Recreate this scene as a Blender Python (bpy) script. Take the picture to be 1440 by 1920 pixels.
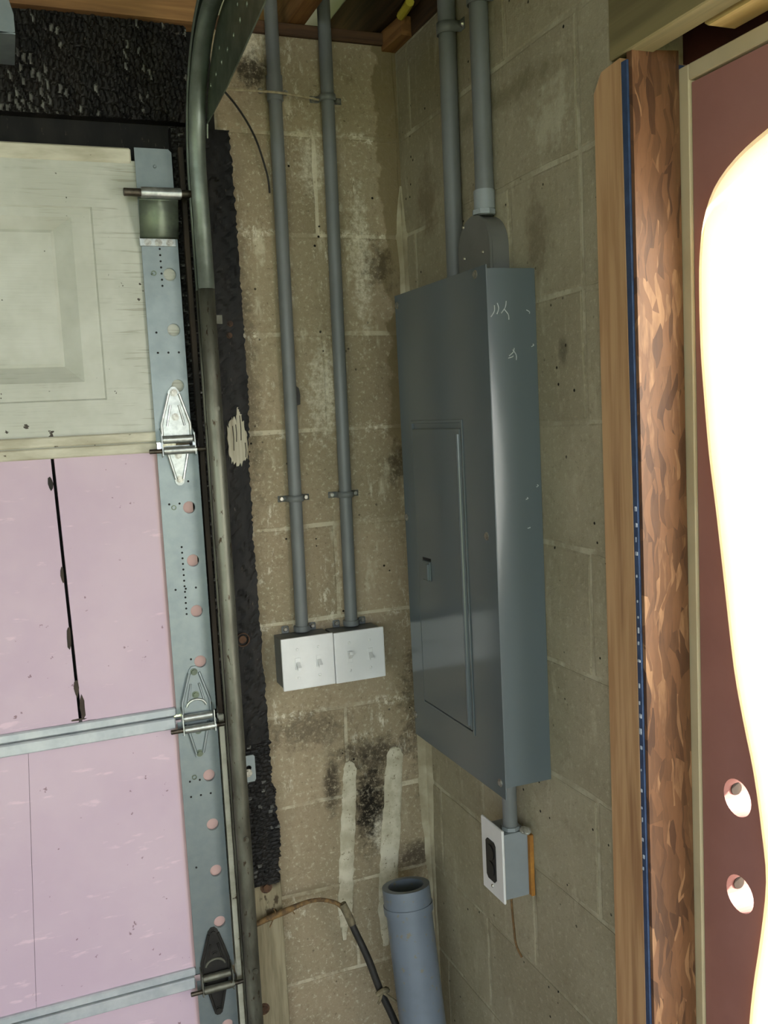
import bpy, bmesh, math, random
import numpy as np
from mathutils import Vector, Matrix

random.seed(7)
rng = np.random.default_rng(7)
scene = bpy.context.scene
COL = scene.collection
for o in list(bpy.data.objects):
    bpy.data.objects.remove(o)

# ------------------------------------------------------------------ camera
CAM = Vector((-0.832, -1.917, 1.675))
YAW, PITCH, ROLL, FPX = math.radians(21.49), math.radians(6.004), math.radians(-2.899), 1759.2
fw = Vector((math.sin(YAW) * math.cos(PITCH), math.cos(YAW) * math.cos(PITCH), -math.sin(PITCH)))
r0 = Vector((math.cos(YAW), -math.sin(YAW), 0))
u0 = r0.cross(fw)
right = r0 * math.cos(ROLL) + u0 * math.sin(ROLL)
up = -r0 * math.sin(ROLL) + u0 * math.cos(ROLL)
cam = bpy.data.cameras.new('camera')
cam.sensor_fit = 'VERTICAL'
cam.sensor_height = 24.0
cam.lens = 24.0 * FPX / 1920.0
cam.clip_start = 0.02
camo = bpy.data.objects.new('camera', cam)
COL.objects.link(camo)
m = Matrix((right, up, -fw)).transposed().to_4x4()
m.translation = CAM
camo.matrix_world = m
scene.camera = camo

# ------------------------------------------------------------------ light
SKY_STRENGTH = 1.0
world = bpy.data.worlds.new('overcast_sky')
scene.world = world
world.use_nodes = True
wn = world.node_tree.nodes
wl = world.node_tree.links
bg = wn['Background']
bg.inputs['Color'].default_value = (0.80, 0.90, 1.0, 1)
bg.inputs['Strength'].default_value = SKY_STRENGTH

sun = bpy.data.lights.new('sun', 'SUN')
sun.energy = 4.5
sun.angle = math.radians(3)
sun.color = (1.0, 0.93, 0.82)
suno = bpy.data.objects.new('sun', sun)
COL.objects.link(suno)
suno.rotation_euler = Vector((-0.80, 0.42, -0.62)).to_track_quat('-Z', 'Y').to_euler()

vs = scene.view_settings
vs.view_transform = 'Standard'
vs.look = 'None'
vs.exposure = 2.48
vs.gamma = 1.0
vs.use_curve_mapping = False

# ------------------------------------------------------------------ node helpers
class NT:
    def __init__(self, name):
        self.m = bpy.data.materials.new(name)
        self.m.use_nodes = True
        self.t = self.m.node_tree
        self.n = self.t.nodes
        self.b = self.n['Principled BSDF']
        self.pos = None

    def new(self, typ, **kw):
        nd = self.n.new(typ)
        for k, v in kw.items():
            setattr(nd, k, v)
        return nd

    def link(self, a, b):
        self.t.links.new(a, b)

    def set(self, sock, v):
        if hasattr(v, 'links') or isinstance(v, bpy.types.NodeSocket):
            self.link(v, sock)
        else:
            if isinstance(v, tuple) and len(v) == 3 and sock.type == 'RGBA':
                v = (*v, 1)
            sock.default_value = v

    def P(self):
        if self.pos is None:
            self.pos = self.new('ShaderNodeNewGeometry').outputs['Position']
        return self.pos

    def vmul(self, v, s):
        nd = self.new('ShaderNodeVectorMath', operation='MULTIPLY')
        self.set(nd.inputs[0], v)
        nd.inputs[1].default_value = s
        return nd.outputs[0]

    def vadd(self, v, s):
        nd = self.new('ShaderNodeVectorMath', operation='ADD')
        self.set(nd.inputs[0], v)
        self.set(nd.inputs[1], s)
        return nd.outputs[0]

    def noise(self, scale, detail=4, stretch=(1, 1, 1), rough=0.6, off=(0, 0, 0), dist=0.0):
        nd = self.new('ShaderNodeTexNoise')
        v = self.vmul(self.P(), stretch)
        if off != (0, 0, 0):
            v = self.vadd(v, off)
        self.link(v, nd.inputs['Vector'])
        nd.inputs['Scale'].default_value = scale
        nd.inputs['Detail'].default_value = detail
        nd.inputs['Roughness'].default_value = rough
        nd.inputs['Distortion'].default_value = dist
        return nd.outputs['Fac']

    def ramp(self, v, a, b, x=0.0, y=1.0):
        nd = self.new('ShaderNodeMapRange')
        nd.clamp = True
        nd.interpolation_type = 'SMOOTHSTEP'
        self.set(nd.inputs['Value'], v)
        nd.inputs['From Min'].default_value = a
        nd.inputs['From Max'].default_value = b
        nd.inputs['To Min'].default_value = x
        nd.inputs['To Max'].default_value = y
        return nd.outputs['Result']

    def math(self, op, a, b=0.0, clamp=False):
        nd = self.new('ShaderNodeMath', operation=op)
        nd.use_clamp = clamp
        self.set(nd.inputs[0], a)
        self.set(nd.inputs[1], b)
        return nd.outputs[0]

    def mix(self, f, a, b):
        nd = self.new('ShaderNodeMix', data_type='RGBA')
        self.set(nd.inputs[0], f)
        self.set(nd.inputs[6], a)
        self.set(nd.inputs[7], b)
        return nd.outputs[2]

    def xyz(self):
        s = self.new('ShaderNodeSeparateXYZ')
        self.link(self.P(), s.inputs[0])
        return s.outputs

    def blob(self, c, r, warp=0.5, scale=25, soft=0.45):
        """soft ragged patch at world point c with radii r (shape of a stain)"""
        v = self.vadd(self.P(), tuple(-k for k in c))
        v = self.vmul(v, tuple(1 / k for k in r))
        ln = self.new('ShaderNodeVectorMath', operation='LENGTH')
        self.link(v, ln.inputs[0])
        nz = self.noise(scale, 5, rough=0.7, off=(c[0] * 3, c[1], c[2]))
        d = self.math('ADD', ln.outputs['Value'], self.math('MULTIPLY', self.math('SUBTRACT', nz, 0.5), warp * 2))
        return self.ramp(d, 1.0, 1.0 - soft)

    def bump(self, h, strength=0.4, dist=0.002):
        nd = self.new('ShaderNodeBump')
        nd.inputs['Strength'].default_value = strength
        nd.inputs['Distance'].default_value = dist
        self.set(nd.inputs['Height'], h)
        self.link(nd.outputs[0], self.b.inputs['Normal'])

    def done(self, color=None, rough=None, metal=None, spec=None):
        if color is not None:
            self.set(self.b.inputs['Base Color'], color)
        if rough is not None:
            self.set(self.b.inputs['Roughness'], rough)
        if metal is not None:
            self.set(self.b.inputs['Metallic'], metal)
        if spec is not None:
            self.b.inputs['Specular IOR Level'].default_value = spec
        return self.m


MATS = {}
COURSE = 0.2032     # height of a block course
Z0 = 0.02           # lowest bed joint


def srgb(r, g, b):
    def f(c):
        c /= 255.0
        return c / 12.92 if c <= 0.04045 else ((c + 0.055) / 1.055) ** 2.4
    return (f(r), f(g), f(b))


def simple(name, c1, c2, scale=20, rough=0.5, metal=0.0, stretch=(1, 1, 1), bump=0.0, lo=0.35, hi=0.65, spec=None, speck=None, speck_amt=0.62):
    t = NT(name)
    n = t.noise(scale, 5, stretch)
    col = t.mix(t.ramp(n, lo, hi), c1, c2)
    if speck is not None:
        s = t.noise(scale * 7, 3, stretch, off=(3, 5, 7))
        col = t.mix(t.ramp(s, speck_amt, speck_amt + 0.06), col, speck)
    if bump:
        t.bump(n, bump, 0.002)
    r = t.ramp(n, 0.2, 0.8, max(rough - 0.06, 0.05), min(rough + 0.06, 1))
    MATS[name] = t.done(col, r, metal, spec)
    return MATS[name]


def wood(name, c1, c2, c3, axis='z', rough=0.7, fine=60, spec=0.3):
    t = NT(name)
    st = {'x': (0.06, 1, 1), 'y': (1, 0.06, 1), 'z': (1, 1, 0.06)}[axis]
    a = t.noise(fine, 4, st, dist=0.4)
    b = t.noise(fine * 0.28, 3, st, off=(2, 4, 1), dist=1.0)
    col = t.mix(t.ramp(a, 0.35, 0.66), c1, c2)
    col = t.mix(t.ramp(b, 0.5, 0.72), col, c3)
    t.bump(a, 0.25, 0.001)
    MATS[name] = t.done(col, rough, 0.0, spec)
    return MATS[name]


def wall_material(name, base, alt, dark, side, mortar=None):
    t = NT(name)
    X = t.xyz()
    big = t.noise(3.0, 4, off=(5, 2, 1))
    med = t.noise(14, 6, rough=0.7)
    fine = t.noise(95, 6, rough=0.8)
    streak = t.noise(26, 4, (1, 1, 0.22), off=(1, 7, 3))
    col = t.mix(t.ramp(big, 0.35, 0.65), base, alt)
    rnd = t.new('ShaderNodeObjectInfo').outputs['Random']
    col = t.mix(t.ramp(rnd, 0.0, 1.0, 0.0, 0.35), col, dark)
    col = t.mix(t.ramp(med, 0.52, 0.75, 0, 0.55), col, dark)
    if mortar is not None:
        # joints: lime-white where the mortar was struck, block-coloured where it was smeared over
        jm = t.noise(7, 4, off=(3, 1, 6), rough=0.65)
        col = t.mix(t.ramp(jm, 0.46, 0.60, 0.10, 0.9), col, mortar)
    lightc = srgb(196, 186, 160)
    # white lime bloom in vertical smears
    eff = t.math('MULTIPLY', t.ramp(streak, 0.56, 0.68), t.ramp(med, 0.42, 0.56))
    if side == 'A':
        eff = t.math('MULTIPLY', eff, t.ramp(X[2], 0.95, 1.5, 0.25, 1.0))
    else:
        eff = t.math('MULTIPLY', eff, 0.45)
    col = t.mix(t.math('MULTIPLY', eff, 0.75), col, lightc)
    if side == 'A':
        fz = t.math('FRACT', t.math('DIVIDE', t.math('SUBTRACT', X[2], Z0 - 0.004), COURSE))
        band = t.math('MAXIMUM', t.ramp(fz, 0.93, 0.985), t.ramp(fz, 0.10, 0.02))
        crust = t.math('MULTIPLY', t.ramp(t.noise(55, 6, rough=0.8, off=(2, 2, 5)), 0.50, 0.58), t.math('MULTIPLY', t.ramp(t.noise(8, 3, off=(7, 3, 3)), 0.46, 0.58), t.ramp(X[2], 0.7, 1.1, 0.15, 1.0)))
        col = t.mix(t.math('MULTIPLY', t.math('MULTIPLY', band, crust), 0.9), col, srgb(222, 214, 192))
        vert = t.math('MULTIPLY', t.ramp(t.noise(70, 6, (1, 1, 0.35), rough=0.8, off=(5, 2, 5)), 0.54, 0.60), t.ramp(t.noise(6, 4, (1.6, 1, 0.6), off=(1, 3, 9)), 0.52, 0.62))
        col = t.mix(t.math('MULTIPLY', vert, 0.75), col, srgb(216, 208, 186))
    # coarse aggregate: pale grains and dark pits
    col = t.mix(t.ramp(fine, 0.54, 0.63, 0, 0.75 if side == 'A' else 0.38), col, lightc)
    col = t.mix(t.ramp(fine, 0.42, 0.32, 0, 0.65 if side == 'A' else 0.4), col, srgb(58, 51, 40))
    blot = t.noise(34, 5, rough=0.75, off=(6, 2, 9))
    col = t.mix(t.ramp(blot, 0.55, 0.66, 0, 0.4), col, dark)
    pits = t.new('ShaderNodeTexVoronoi')
    t.link(t.P(), pits.inputs['Vector'])
    pits.inputs['Scale'].default_value = 42
    pm = t.math('MULTIPLY', t.ramp(pits.outputs['Distance'], 0.13, 0.09), t.ramp(t.noise(9, 2, off=(8, 8, 8)), 0.52, 0.6))
    col = t.mix(pm, col, srgb(28, 24, 18))
    if side == 'A':
        # smooth parging that was trowelled along the corner, ragged left edge
        edge = t.math('ADD', X[0], t.math('MULTIPLY', t.math('SUBTRACT', t.noise(9, 5, off=(4, 4, 4)), 0.5), 0.14))
        parg = t.ramp(edge, -0.050, -0.040)
        parg = t.math('MULTIPLY', parg, t.ramp(X[2], 1.45, 1.65))
        col = t.mix(t.math('MULTIPLY', parg, 0.85), col, srgb(122, 108, 80))
        soot = [((-0.315, 0, 2.375), (0.055, 0.2, 0.05), 0.8, 0.85), ((-0.145, 0, 0.80), (0.066, 0.2, 0.15), 0.5, 1.0),
                ((-0.135, 0, 0.92), (0.12, 0.2, 0.05), 0.7, 0.75), ((-0.235, 0, 0.86), (0.03, 0.2, 0.09), 0.5, 0.8),
                ((-0.04, 0, 0.66), (0.07, 0.2, 0.05), 0.5, 0.7), ((-0.28, 0, 1.0), (0.13, 0.2, 0.06), 0.8, 0.5),
                ((-0.02, 0, 1.0), (0.05, 0.2, 0.2), 0.9, 0.6), ((-0.06, 0, 1.99), (0.05, 0.2, 0.06), 0.9, 0.6),
                ((-0.36, 0, 1.75), (0.03, 0.2, 0.35), 0.8, 0.4), ((-0.03, 0, 1.56), (0.05, 0.2, 0.06), 0.9, 0.6)]
        for c, r, w, a in soot:
            sm_ = t.math('MULTIPLY', t.blob(c, r, w * 1.5, 38, 0.8), t.ramp(fine, 0.64, 0.48, 0.42, 1.0))
            col = t.mix(t.math('MULTIPLY', sm_, a), col, srgb(30, 26, 20))
        lime = [((-0.32, 0, 2.43), (0.05, 0.2, 0.05), 0.8, 0.6), ((-0.2, 0, 1.72), (0.05, 0.2, 0.13), 1.1, 0.5),
                ((-0.1, 0, 2.0), (0.03, 0.2, 0.2), 1.0, 0.5), ((-0.12, 0, 0.73), (0.04, 0.2, 0.06), 0.9, 0.5),
                ((-0.2, 0, 2.2), (0.04, 0.2, 0.1), 1.0, 0.45)]
        for c, r, w, a in lime:
            col = t.mix(t.math('MULTIPLY', t.math('MULTIPLY', t.blob(c, r, w * 1.3, 60, 0.8), t.ramp(fine, 0.40, 0.58, 0.3, 1.0)), min(a * 1.4, 0.9)), col, srgb(214, 206, 184))
    else:
        marks = [((0, -0.62, 1.76), (0.2, 0.02, 0.03), 0.5, 0.6, srgb(72, 66, 52)), ((0, -0.55, 1.95), (0.2, 0.05, 0.1), 0.6, 0.5, srgb(92, 78, 58)),
                 ((0, -0.13, 2.1), (0.2, 0.07, 0.1), 0.7, 0.5, srgb(96, 78, 52)), ((0, -0.45, 2.2), (0.2, 0.3, 0.03), 0.6, 0.5, srgb(92, 84, 52)),
                 ((0, -0.6, 2.12), (0.2, 0.08, 0.07), 1.0, 0.5, srgb(190, 186, 162))]
        for c, r, w, a, k in marks:
            col = t.mix(t.math('MULTIPLY', t.blob(c, r, w * 1.5, 32, 0.9), a), col, k)
    h = t.math('ADD', t.math('MULTIPLY', fine, 0.6), med)
    t.bump(h, 0.7, 0.004)
    MATS[name] = t.done(col, 0.92, 0.0, 0.2)
    return MATS[name]


A_COL = (srgb(164, 147, 121), srgb(152, 139, 113), srgb(122, 109, 86))
B_COL = (srgb(166, 158, 134), srgb(150, 142, 118), srgb(130, 121, 99))
WALL_A = wall_material('concrete_block_garage_side', *A_COL, 'A')
WALL_B = wall_material('concrete_block_panel_side', *B_COL, 'B')
MORTAR_A = wall_material('joint_mortar_garage_side', *A_COL, 'A', srgb(196, 186, 160))
MORTAR_B = wall_material('joint_mortar_panel_side', *B_COL, 'B', srgb(180, 174, 150))
MORTAR2 = simple('smooth_cement_patch', srgb(198, 191, 168), srgb(168, 160, 136), 24, 0.95, bump=0.4, speck=srgb(130, 120, 98))
FILLET = simple('corner_cement', srgb(176, 168, 142), srgb(140, 130, 104), 9, 0.95, bump=0.3)
CONCRETE = simple('floor_concrete', srgb(120, 116, 108), srgb(98, 95, 88), 6, 0.85, bump=0.2)
GRASS = simple('lawn', srgb(128, 136, 88), srgb(104, 114, 70), 30, 0.95)
BRIGHT_GROUND = simple('added_bright_ground', srgb(208, 202, 190), srgb(188, 182, 170), 8, 0.9)
GALV = simple('galvanised_steel', srgb(138, 147, 148), srgb(128, 137, 140), 30, 0.44, 0.7, lo=0.25, hi=0.75)
GALV_BRIGHT = simple('bright_zinc', srgb(205, 208, 205), srgb(170, 174, 172), 60, 0.32, 0.9)
GALV_OLD = simple('weathered_track_steel', srgb(118, 118, 106), srgb(80, 78, 68), 16, 0.5, 0.75, stretch=(1, 1, 0.3), speck=srgb(62, 50, 36))
GALV_TRACK = simple('dull_track_zinc', srgb(122, 131, 122), srgb(104, 112, 102), 18, 0.46, 0.72)
GALV_DARK = simple('dark_zinc', srgb(112, 122, 104), srgb(90, 98, 86), 20, 0.45, 0.7)
GREASY = simple('greasy_black_steel', srgb(48, 46, 42), srgb(30, 28, 26), 30, 0.5, 0.4)
STEMMETAL = simple('roller_stem_steel', srgb(96, 88, 78), srgb(64, 56, 46), 60, 0.4, 0.8)
RUST = simple('rusty_iron', srgb(92, 64, 42), srgb(56, 42, 32), 60, 0.8, 0.2)
CHAR = simple('charred_timber', srgb(27, 24, 21), srgb(11, 10, 10), 22, 0.55, 0.0, stretch=(1, 1, 0.35), speck=srgb(66, 60, 52), speck_amt=0.66, spec=0.22, bump=0.5)
LIT_ASH = simple('lit_ash_char', srgb(88, 88, 82), srgb(58, 57, 54), 60, 0.6)  # ash grey, also the painted highlights on charred tops
CHAR_BROWN = simple('scorched_timber', srgb(62, 50, 38), srgb(30, 26, 22), 24, 0.8, stretch=(1, 1, 0.15))
WHITEDOOR = None
PVC = simple('grey_pvc', srgb(112, 115, 114), srgb(105, 108, 107), 10, 0.42, spec=0.4)
PVC_LIGHT = simple('light_grey_pvc', srgb(142, 148, 150), srgb(134, 140, 142), 10, 0.42, spec=0.4)
PVC_BLUE = simple('blue_grey_pvc', srgb(112, 121, 132), srgb(102, 111, 121), 8, 0.36, spec=0.4, speck=srgb(120, 116, 104))
PLATE = simple('white_cover_plastic', srgb(222, 222, 220), srgb(212, 212, 210), 10, 0.35)
BLACKPL = simple('black_receptacle_plastic', srgb(26, 26, 28), srgb(20, 20, 22), 20, 0.4)
SCREW = simple('screw_steel', srgb(190, 188, 180), srgb(150, 146, 136), 120, 0.35, 0.85)
SHADOWGAP = simple('painted_gap_shade', srgb(16, 15, 14), srgb(12, 11, 10), 20, 0.9)  # near-black colour that paints shade into holes and gaps
_p = NT('grey_enamel')
PANELPAINT = _p.done(_p.mix(_p.ramp(_p.noise(3, 2), 0.3, 0.7), srgb(92, 101, 104), srgb(89, 98, 101)), 0.15, 0.0, 0.55)
PANELHUB = simple('dull_grey_casting', srgb(106, 106, 102), srgb(98, 98, 94), 8, 0.5)
SCRATCH = simple('scratched_enamel', srgb(186, 190, 190), srgb(160, 166, 168), 200, 0.5)
CREAM = simple('cream_primed_wood', srgb(202, 188, 154), srgb(190, 176, 142), 8, 0.6)
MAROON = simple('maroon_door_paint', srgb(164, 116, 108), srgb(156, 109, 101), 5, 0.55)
MAROON_DARK = simple('dark_maroon_board', srgb(72, 30, 26), srgb(58, 24, 22), 12, 0.8)
BLUEFOAM = simple('blue_sill_foam', srgb(48, 72, 108), srgb(38, 58, 90), 30, 0.6)
FOAMFLECK = simple('white_foam_fleck', srgb(190, 196, 205), srgb(150, 160, 178), 120, 0.7)
ORANGE = simple('orange_spacer_wood', srgb(176, 122, 48), srgb(150, 100, 40), 30, 0.8)
HOSE = simple('black_rubber', srgb(40, 38, 34), srgb(28, 26, 24), 40, 0.55)
CABLE = simple('tan_frayed_cable', srgb(126, 98, 58), srgb(78, 60, 38), 90, 0.85)
TWINE = simple('pale_twine', srgb(176, 164, 132), srgb(150, 136, 106), 120, 0.9)
COPPER = simple('dull_copper_wire', srgb(120, 90, 52), srgb(92, 70, 42), 120, 0.6, 0.3)
TIE = simple('dirty_cloth_tie', srgb(120, 110, 86), srgb(92, 84, 64), 60, 0.9)
YELLOW = simple('yellow_cable_jacket', srgb(196, 180, 60), srgb(180, 164, 50), 20, 0.6)
STUD = wood('fir_stud', srgb(194, 156, 114), srgb(174, 134, 94), srgb(150, 110, 76), 'z', fine=70)
RAFTER = wood('rafter_pine', srgb(146, 104, 62), srgb(116, 80, 46), srgb(90, 62, 36), 'y')
RAFTERDARK = wood('smoked_rafter', srgb(78, 58, 40), srgb(58, 42, 30), srgb(42, 32, 24), 'y')
BEAM = wood('brown_beam', srgb(150, 112, 70), srgb(120, 86, 52), srgb(96, 66, 40), 'x')
TOPPLATE = wood('dark_top_plate', srgb(92, 66, 46), srgb(70, 50, 36), srgb(54, 40, 30), 'x')
HEADER = wood('grey_header', srgb(136, 124, 86), srgb(112, 102, 70), srgb(92, 84, 58), 'y', fine=30)
PALEPINE = wood('pale_sawn_pine', srgb(226, 200, 136), srgb(208, 178, 114), srgb(190, 158, 98), 'y')
BAREWOOD = wood('bare_wood', srgb(190, 184, 164), srgb(160, 152, 130), srgb(120, 110, 92), 'z')
SHEATH = simple('grey_roof_board', srgb(150, 150, 142), srgb(138, 138, 130), 4, 0.9)


def post_material():
    t = NT('weathered_jamb_wood')
    X = t.xyz()
    a = t.noise(60, 4, (1, 1, 0.08))
    col = t.mix(t.ramp(a, 0.35, 0.65), srgb(148, 138, 112), srgb(122, 112, 88))
    sm = t.noise(40, 4, (1, 1, 0.5), off=(4, 1, 1))
    col = t.mix(t.ramp(sm, 0.62, 0.7), col, srgb(70, 60, 44))
    z = t.math('ADD', X[2], t.math('MULTIPLY', t.math('SUBTRACT', t.noise(22, 4), 0.5), 0.09))
    col = t.mix(t.ramp(z, 0.672, 0.715), col, srgb(24, 22, 20))
    t.bump(a, 0.3, 0.001)
    return t.done(col, 0.85, 0, 0.2)


POSTWOOD = post_material()


def white_door_material():
    t = NT('weathered_white_door_paint')
    g = t.noise(150, 3, (0.06, 1, 1.5), dist=0.2)
    b = t.noise(7, 4)
    col = t.mix(t.ramp(b, 0.35, 0.65), srgb(190, 191, 180), srgb(174, 175, 162))
    X = t.xyz()
    # grime streaks along the wood grain close to the stile
    gr = t.math('MULTIPLY', t.ramp(g, 0.56, 0.64), t.math('MAXIMUM', t.ramp(X[0], -0.68, -0.60), t.ramp(b, 0.52, 0.66, 0, 0.6)))
    col = t.mix(t.math('MULTIPLY', gr, 0.45), col, srgb(128, 122, 104))
    sp = t.noise(48, 3, off=(9, 3, 2))
    col = t.mix(t.ramp(sp, 0.70, 0.73), col, srgb(52, 44, 34))
    t.bump(g, 0.35, 0.0015)
    return t.done(col, 0.55, 0, 0.4)


WHITEDOOR = white_door_material()


def rail_white_material():
    t = NT('dirty_white_rail_paint')
    b = t.noise(18, 5, (0.3, 1, 1))
    col = t.mix(t.ramp(b, 0.4, 0.7), srgb(196, 192, 172), srgb(160, 154, 132))
    sp = t.noise(60, 4, (0.4, 1, 1), off=(2, 2, 2))
    col = t.mix(t.ramp(sp, 0.66, 0.7), col, srgb(74, 62, 46))
    return t.done(col, 0.6, 0, 0.4)


RAILWHITE = rail_white_material()
RAILGREY = simple('pale_rail_steel', srgb(196, 200, 202), srgb(172, 178, 182), 14, 0.42, 0.35)


def foam_material():
    t = NT('pink_foam_board')
    b = t.noise(4, 4)
    col = t.mix(t.ramp(b, 0.35, 0.65), srgb(194, 173, 184), srgb(186, 164, 178))
    sp = t.noise(46, 3, off=(5, 5, 5))
    col = t.mix(t.ramp(sp, 0.70, 0.74, 0, 0.8), col, srgb(120, 92, 96))
    sc = t.noise(30, 4, (0.4, 1, 1.6), off=(1, 9, 2))
    col = t.mix(t.ramp(sc, 0.62, 0.72, 0, 0.35), col, srgb(236, 206, 214))
    X = t.xyz()
    w = t.math('SUBTRACT', X[0], -0.60)
    col = t.mix(t.ramp(w, 0.02, 0.035, 0, 0.6), col, srgb(190, 150, 126))
    t.bump(sc, 0.1, 0.001)
    return t.done(col, 0.6, 0, 0.3)


FOAM = foam_material()


def osb_material():
    t = NT('oriented_strand_board')
    warp = t.new('ShaderNodeTexNoise')
    t.link(t.P(), warp.inputs['Vector'])
    warp.inputs['Scale'].default_value = 9
    wv = t.vmul(warp.outputs['Color'], (0.05, 0.05, 0.05))
    p = t.vadd(t.P(), wv)
    cols = []
    for i, (ang, sx, sz) in enumerate(((0.22, 88, 16), (-0.5, 74, 14), (0.85, 80, 17))):
        mp = t.new('ShaderNodeMapping')
        mp.inputs['Rotation'].default_value = (0, ang, 0)
        mp.inputs['Scale'].default_value = (sx, 5, sz)
        mp.inputs['Location'].default_value = (i * 3.1, 0, i * 1.7)
        t.link(p, mp.inputs['Vector'])
        v = t.new('ShaderNodeTexVoronoi')
        v.inputs['Scale'].default_value = 1.0
        t.link(mp.outputs[0], v.inputs['Vector'])
        s = t.new('ShaderNodeSeparateColor')
        t.link(v.outputs['Color'], s.inputs[0])
        cols.append((s.outputs[0], s.outputs[1], v.outputs['Distance']))
    r = t.new('ShaderNodeValToRGB')
    e = r.color_ramp.elements
    e[0].position, e[0].color = 0.0, (*srgb(76, 50, 32), 1)
    e[1].position, e[1].color = 1.0, (*srgb(152, 114, 80), 1)
    for ps, c in ((0.3, (98, 67, 43)), (0.6, (118, 82, 54)), (0.8, (106, 73, 48))):
        k = e.new(ps)
        k.color = (*srgb(*c), 1)
    sel = t.ramp(cols[0][1], 0.45, 0.55)
    val = t.math('ADD', t.math('MULTIPLY', cols[0][0], sel), t.math('MULTIPLY', cols[1][0], t.math('SUBTRACT', 1.0, sel)))
    sel2 = t.ramp(cols[2][1], 0.62, 0.66)
    val = t.math('ADD', t.math('MULTIPLY', cols[2][0], sel2), t.math('MULTIPLY', val, t.math('SUBTRACT', 1.0, sel2)))
    fib = t.noise(140, 3, (1, 1, 0.15))
    val = t.math('ADD', val, t.math('MULTIPLY', t.math('SUBTRACT', fib, 0.5), 0.5), clamp=True)
    t.link(val, r.inputs[0])
    t.bump(val, 0.3, 0.0015)
    t.link(r.outputs[0], t.b.inputs['Base Color'])
    return t.done(None, 0.5, 0, 0.4)


OSB = osb_material()


def glass_material():
    t = NT('obscure_door_glass')
    out = t.n['Material Output']
    t.n.remove(t.b)
    tr = t.new('ShaderNodeBsdfTransparent')
    tl = t.new('ShaderNodeBsdfTranslucent')
    tl.inputs['Color'].default_value = (0.95, 0.95, 0.95, 1)
    gl = t.new('ShaderNodeBsdfGlossy')
    gl.inputs['Roughness'].default_value = 0.15
    m1 = t.new('ShaderNodeMixShader')
    m1.inputs[0].default_value = 0.6
    t.link(tr.outputs[0], m1.inputs[1])
    t.link(tl.outputs[0], m1.inputs[2])
    m2 = t.new('ShaderNodeMixShader')
    m2.inputs[0].default_value = 0.06
    t.link(m1.outputs[0], m2.inputs[1])
    t.link(gl.outputs[0], m2.inputs[2])
    t.link(m2.outputs[0], out.inputs[0])
    return t.m


GLASS = glass_material()


def glare_rim_material():
    t = NT('cream_glare_rim')  # translucent cream that glows like the glare at the glass edge
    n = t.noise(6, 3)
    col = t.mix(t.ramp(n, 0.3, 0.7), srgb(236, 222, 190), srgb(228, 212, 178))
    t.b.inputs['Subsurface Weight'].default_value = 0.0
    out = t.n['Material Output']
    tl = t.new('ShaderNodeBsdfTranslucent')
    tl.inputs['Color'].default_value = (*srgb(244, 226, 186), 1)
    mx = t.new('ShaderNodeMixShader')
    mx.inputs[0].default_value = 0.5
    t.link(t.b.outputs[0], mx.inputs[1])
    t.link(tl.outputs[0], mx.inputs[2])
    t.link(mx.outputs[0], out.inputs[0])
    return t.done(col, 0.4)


GLARE_RIM = glare_rim_material()

# ------------------------------------------------------------------ mesh helpers


def link(o, parent=None):
    COL.objects.link(o)
    if parent is not None:
        o.parent = parent
        o.matrix_parent_inverse = Matrix.Translation(-Vector(parent.location))
        p = parent
        if p.parent is not None:      # sub-part: parts sit at the identity, their thing may not
            o.matrix_parent_inverse = Matrix.Identity(4)
    return o


def mesh_from(name, bm, mat, smooth=False):
    me = bpy.data.meshes.new(name)
    bmesh.ops.recalc_face_normals(bm, faces=bm.faces[:])
    bm.to_mesh(me)
    bm.free()
    if mat is not None:
        me.materials.append(mat)
    if smooth:
        for p in me.polygons:
            p.use_smooth = True
        me.set_sharp_from_angle(angle=math.radians(40))
    return me


def obj(name, bm, mat, parent=None, smooth=False):
    o = bpy.data.objects.new(name, mesh_from(name, bm, mat, smooth))
    return link(o, parent)


def tag(o, label=None, cat=None, group=None, kind=None):
    if label:
        o['label'] = label
    if cat:
        o['category'] = cat
    if group:
        o['group'] = group
    if kind:
        o['kind'] = kind
    return o


def thing(name, loc, label, cat, group=None, kind=None):
    o = bpy.data.objects.new(name, None)
    o.empty_display_size = 0.05
    o.location = loc
    COL.objects.link(o)
    return tag(o, label, cat, group, kind)


def NB():
    return bmesh.new()


def box(lo, hi, bev=0.0, bm=None, seg=1):
    new = bm is None
    b = bmesh.new()
    bmesh.ops.create_cube(b, size=1.0)
    lo, hi = Vector(lo), Vector(hi)
    for v in b.verts:
        v.co = Vector(((lo[i] + hi[i]) / 2 + v.co[i] * (hi[i] - lo[i])) for i in range(3))
    if bev:
        bmesh.ops.bevel(b, geom=b.edges[:], offset=bev, segments=seg, profile=0.7, affect='EDGES')
    if new:
        return b
    join(bm, b)
    return bm


def join(dst, src):
    me = bpy.data.meshes.new('tmp')
    src.to_mesh(me)
    src.free()
    dst.from_mesh(me)
    bpy.data.meshes.remove(me)
    return dst


def cyl(p0, p1, r, seg=20, r2=None, bev=0.0, bm=None):
    p0, p1 = Vector(p0), Vector(p1)
    d = p1 - p0
    b = bmesh.new()
    bmesh.ops.create_cone(b, cap_ends=True, segments=seg, radius1=r, radius2=r if r2 is None else r2, depth=d.length)
    if bev:
        es = [e for e in b.edges if all(len(f.verts) > 4 for f in e.link_faces[:1]) or any(len(f.verts) > 4 for f in e.link_faces)]
        bmesh.ops.bevel(b, geom=es, offset=bev, segments=2, affect='EDGES')
    q = Vector((0, 0, 1)).rotation_difference(d.normalized())
    mtx = Matrix.Translation((p0 + p1) / 2) @ q.to_matrix().to_4x4()
    bmesh.ops.transform(b, matrix=mtx, verts=b.verts[:])
    if bm is None:
        return b
    return join(bm, b)


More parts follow.
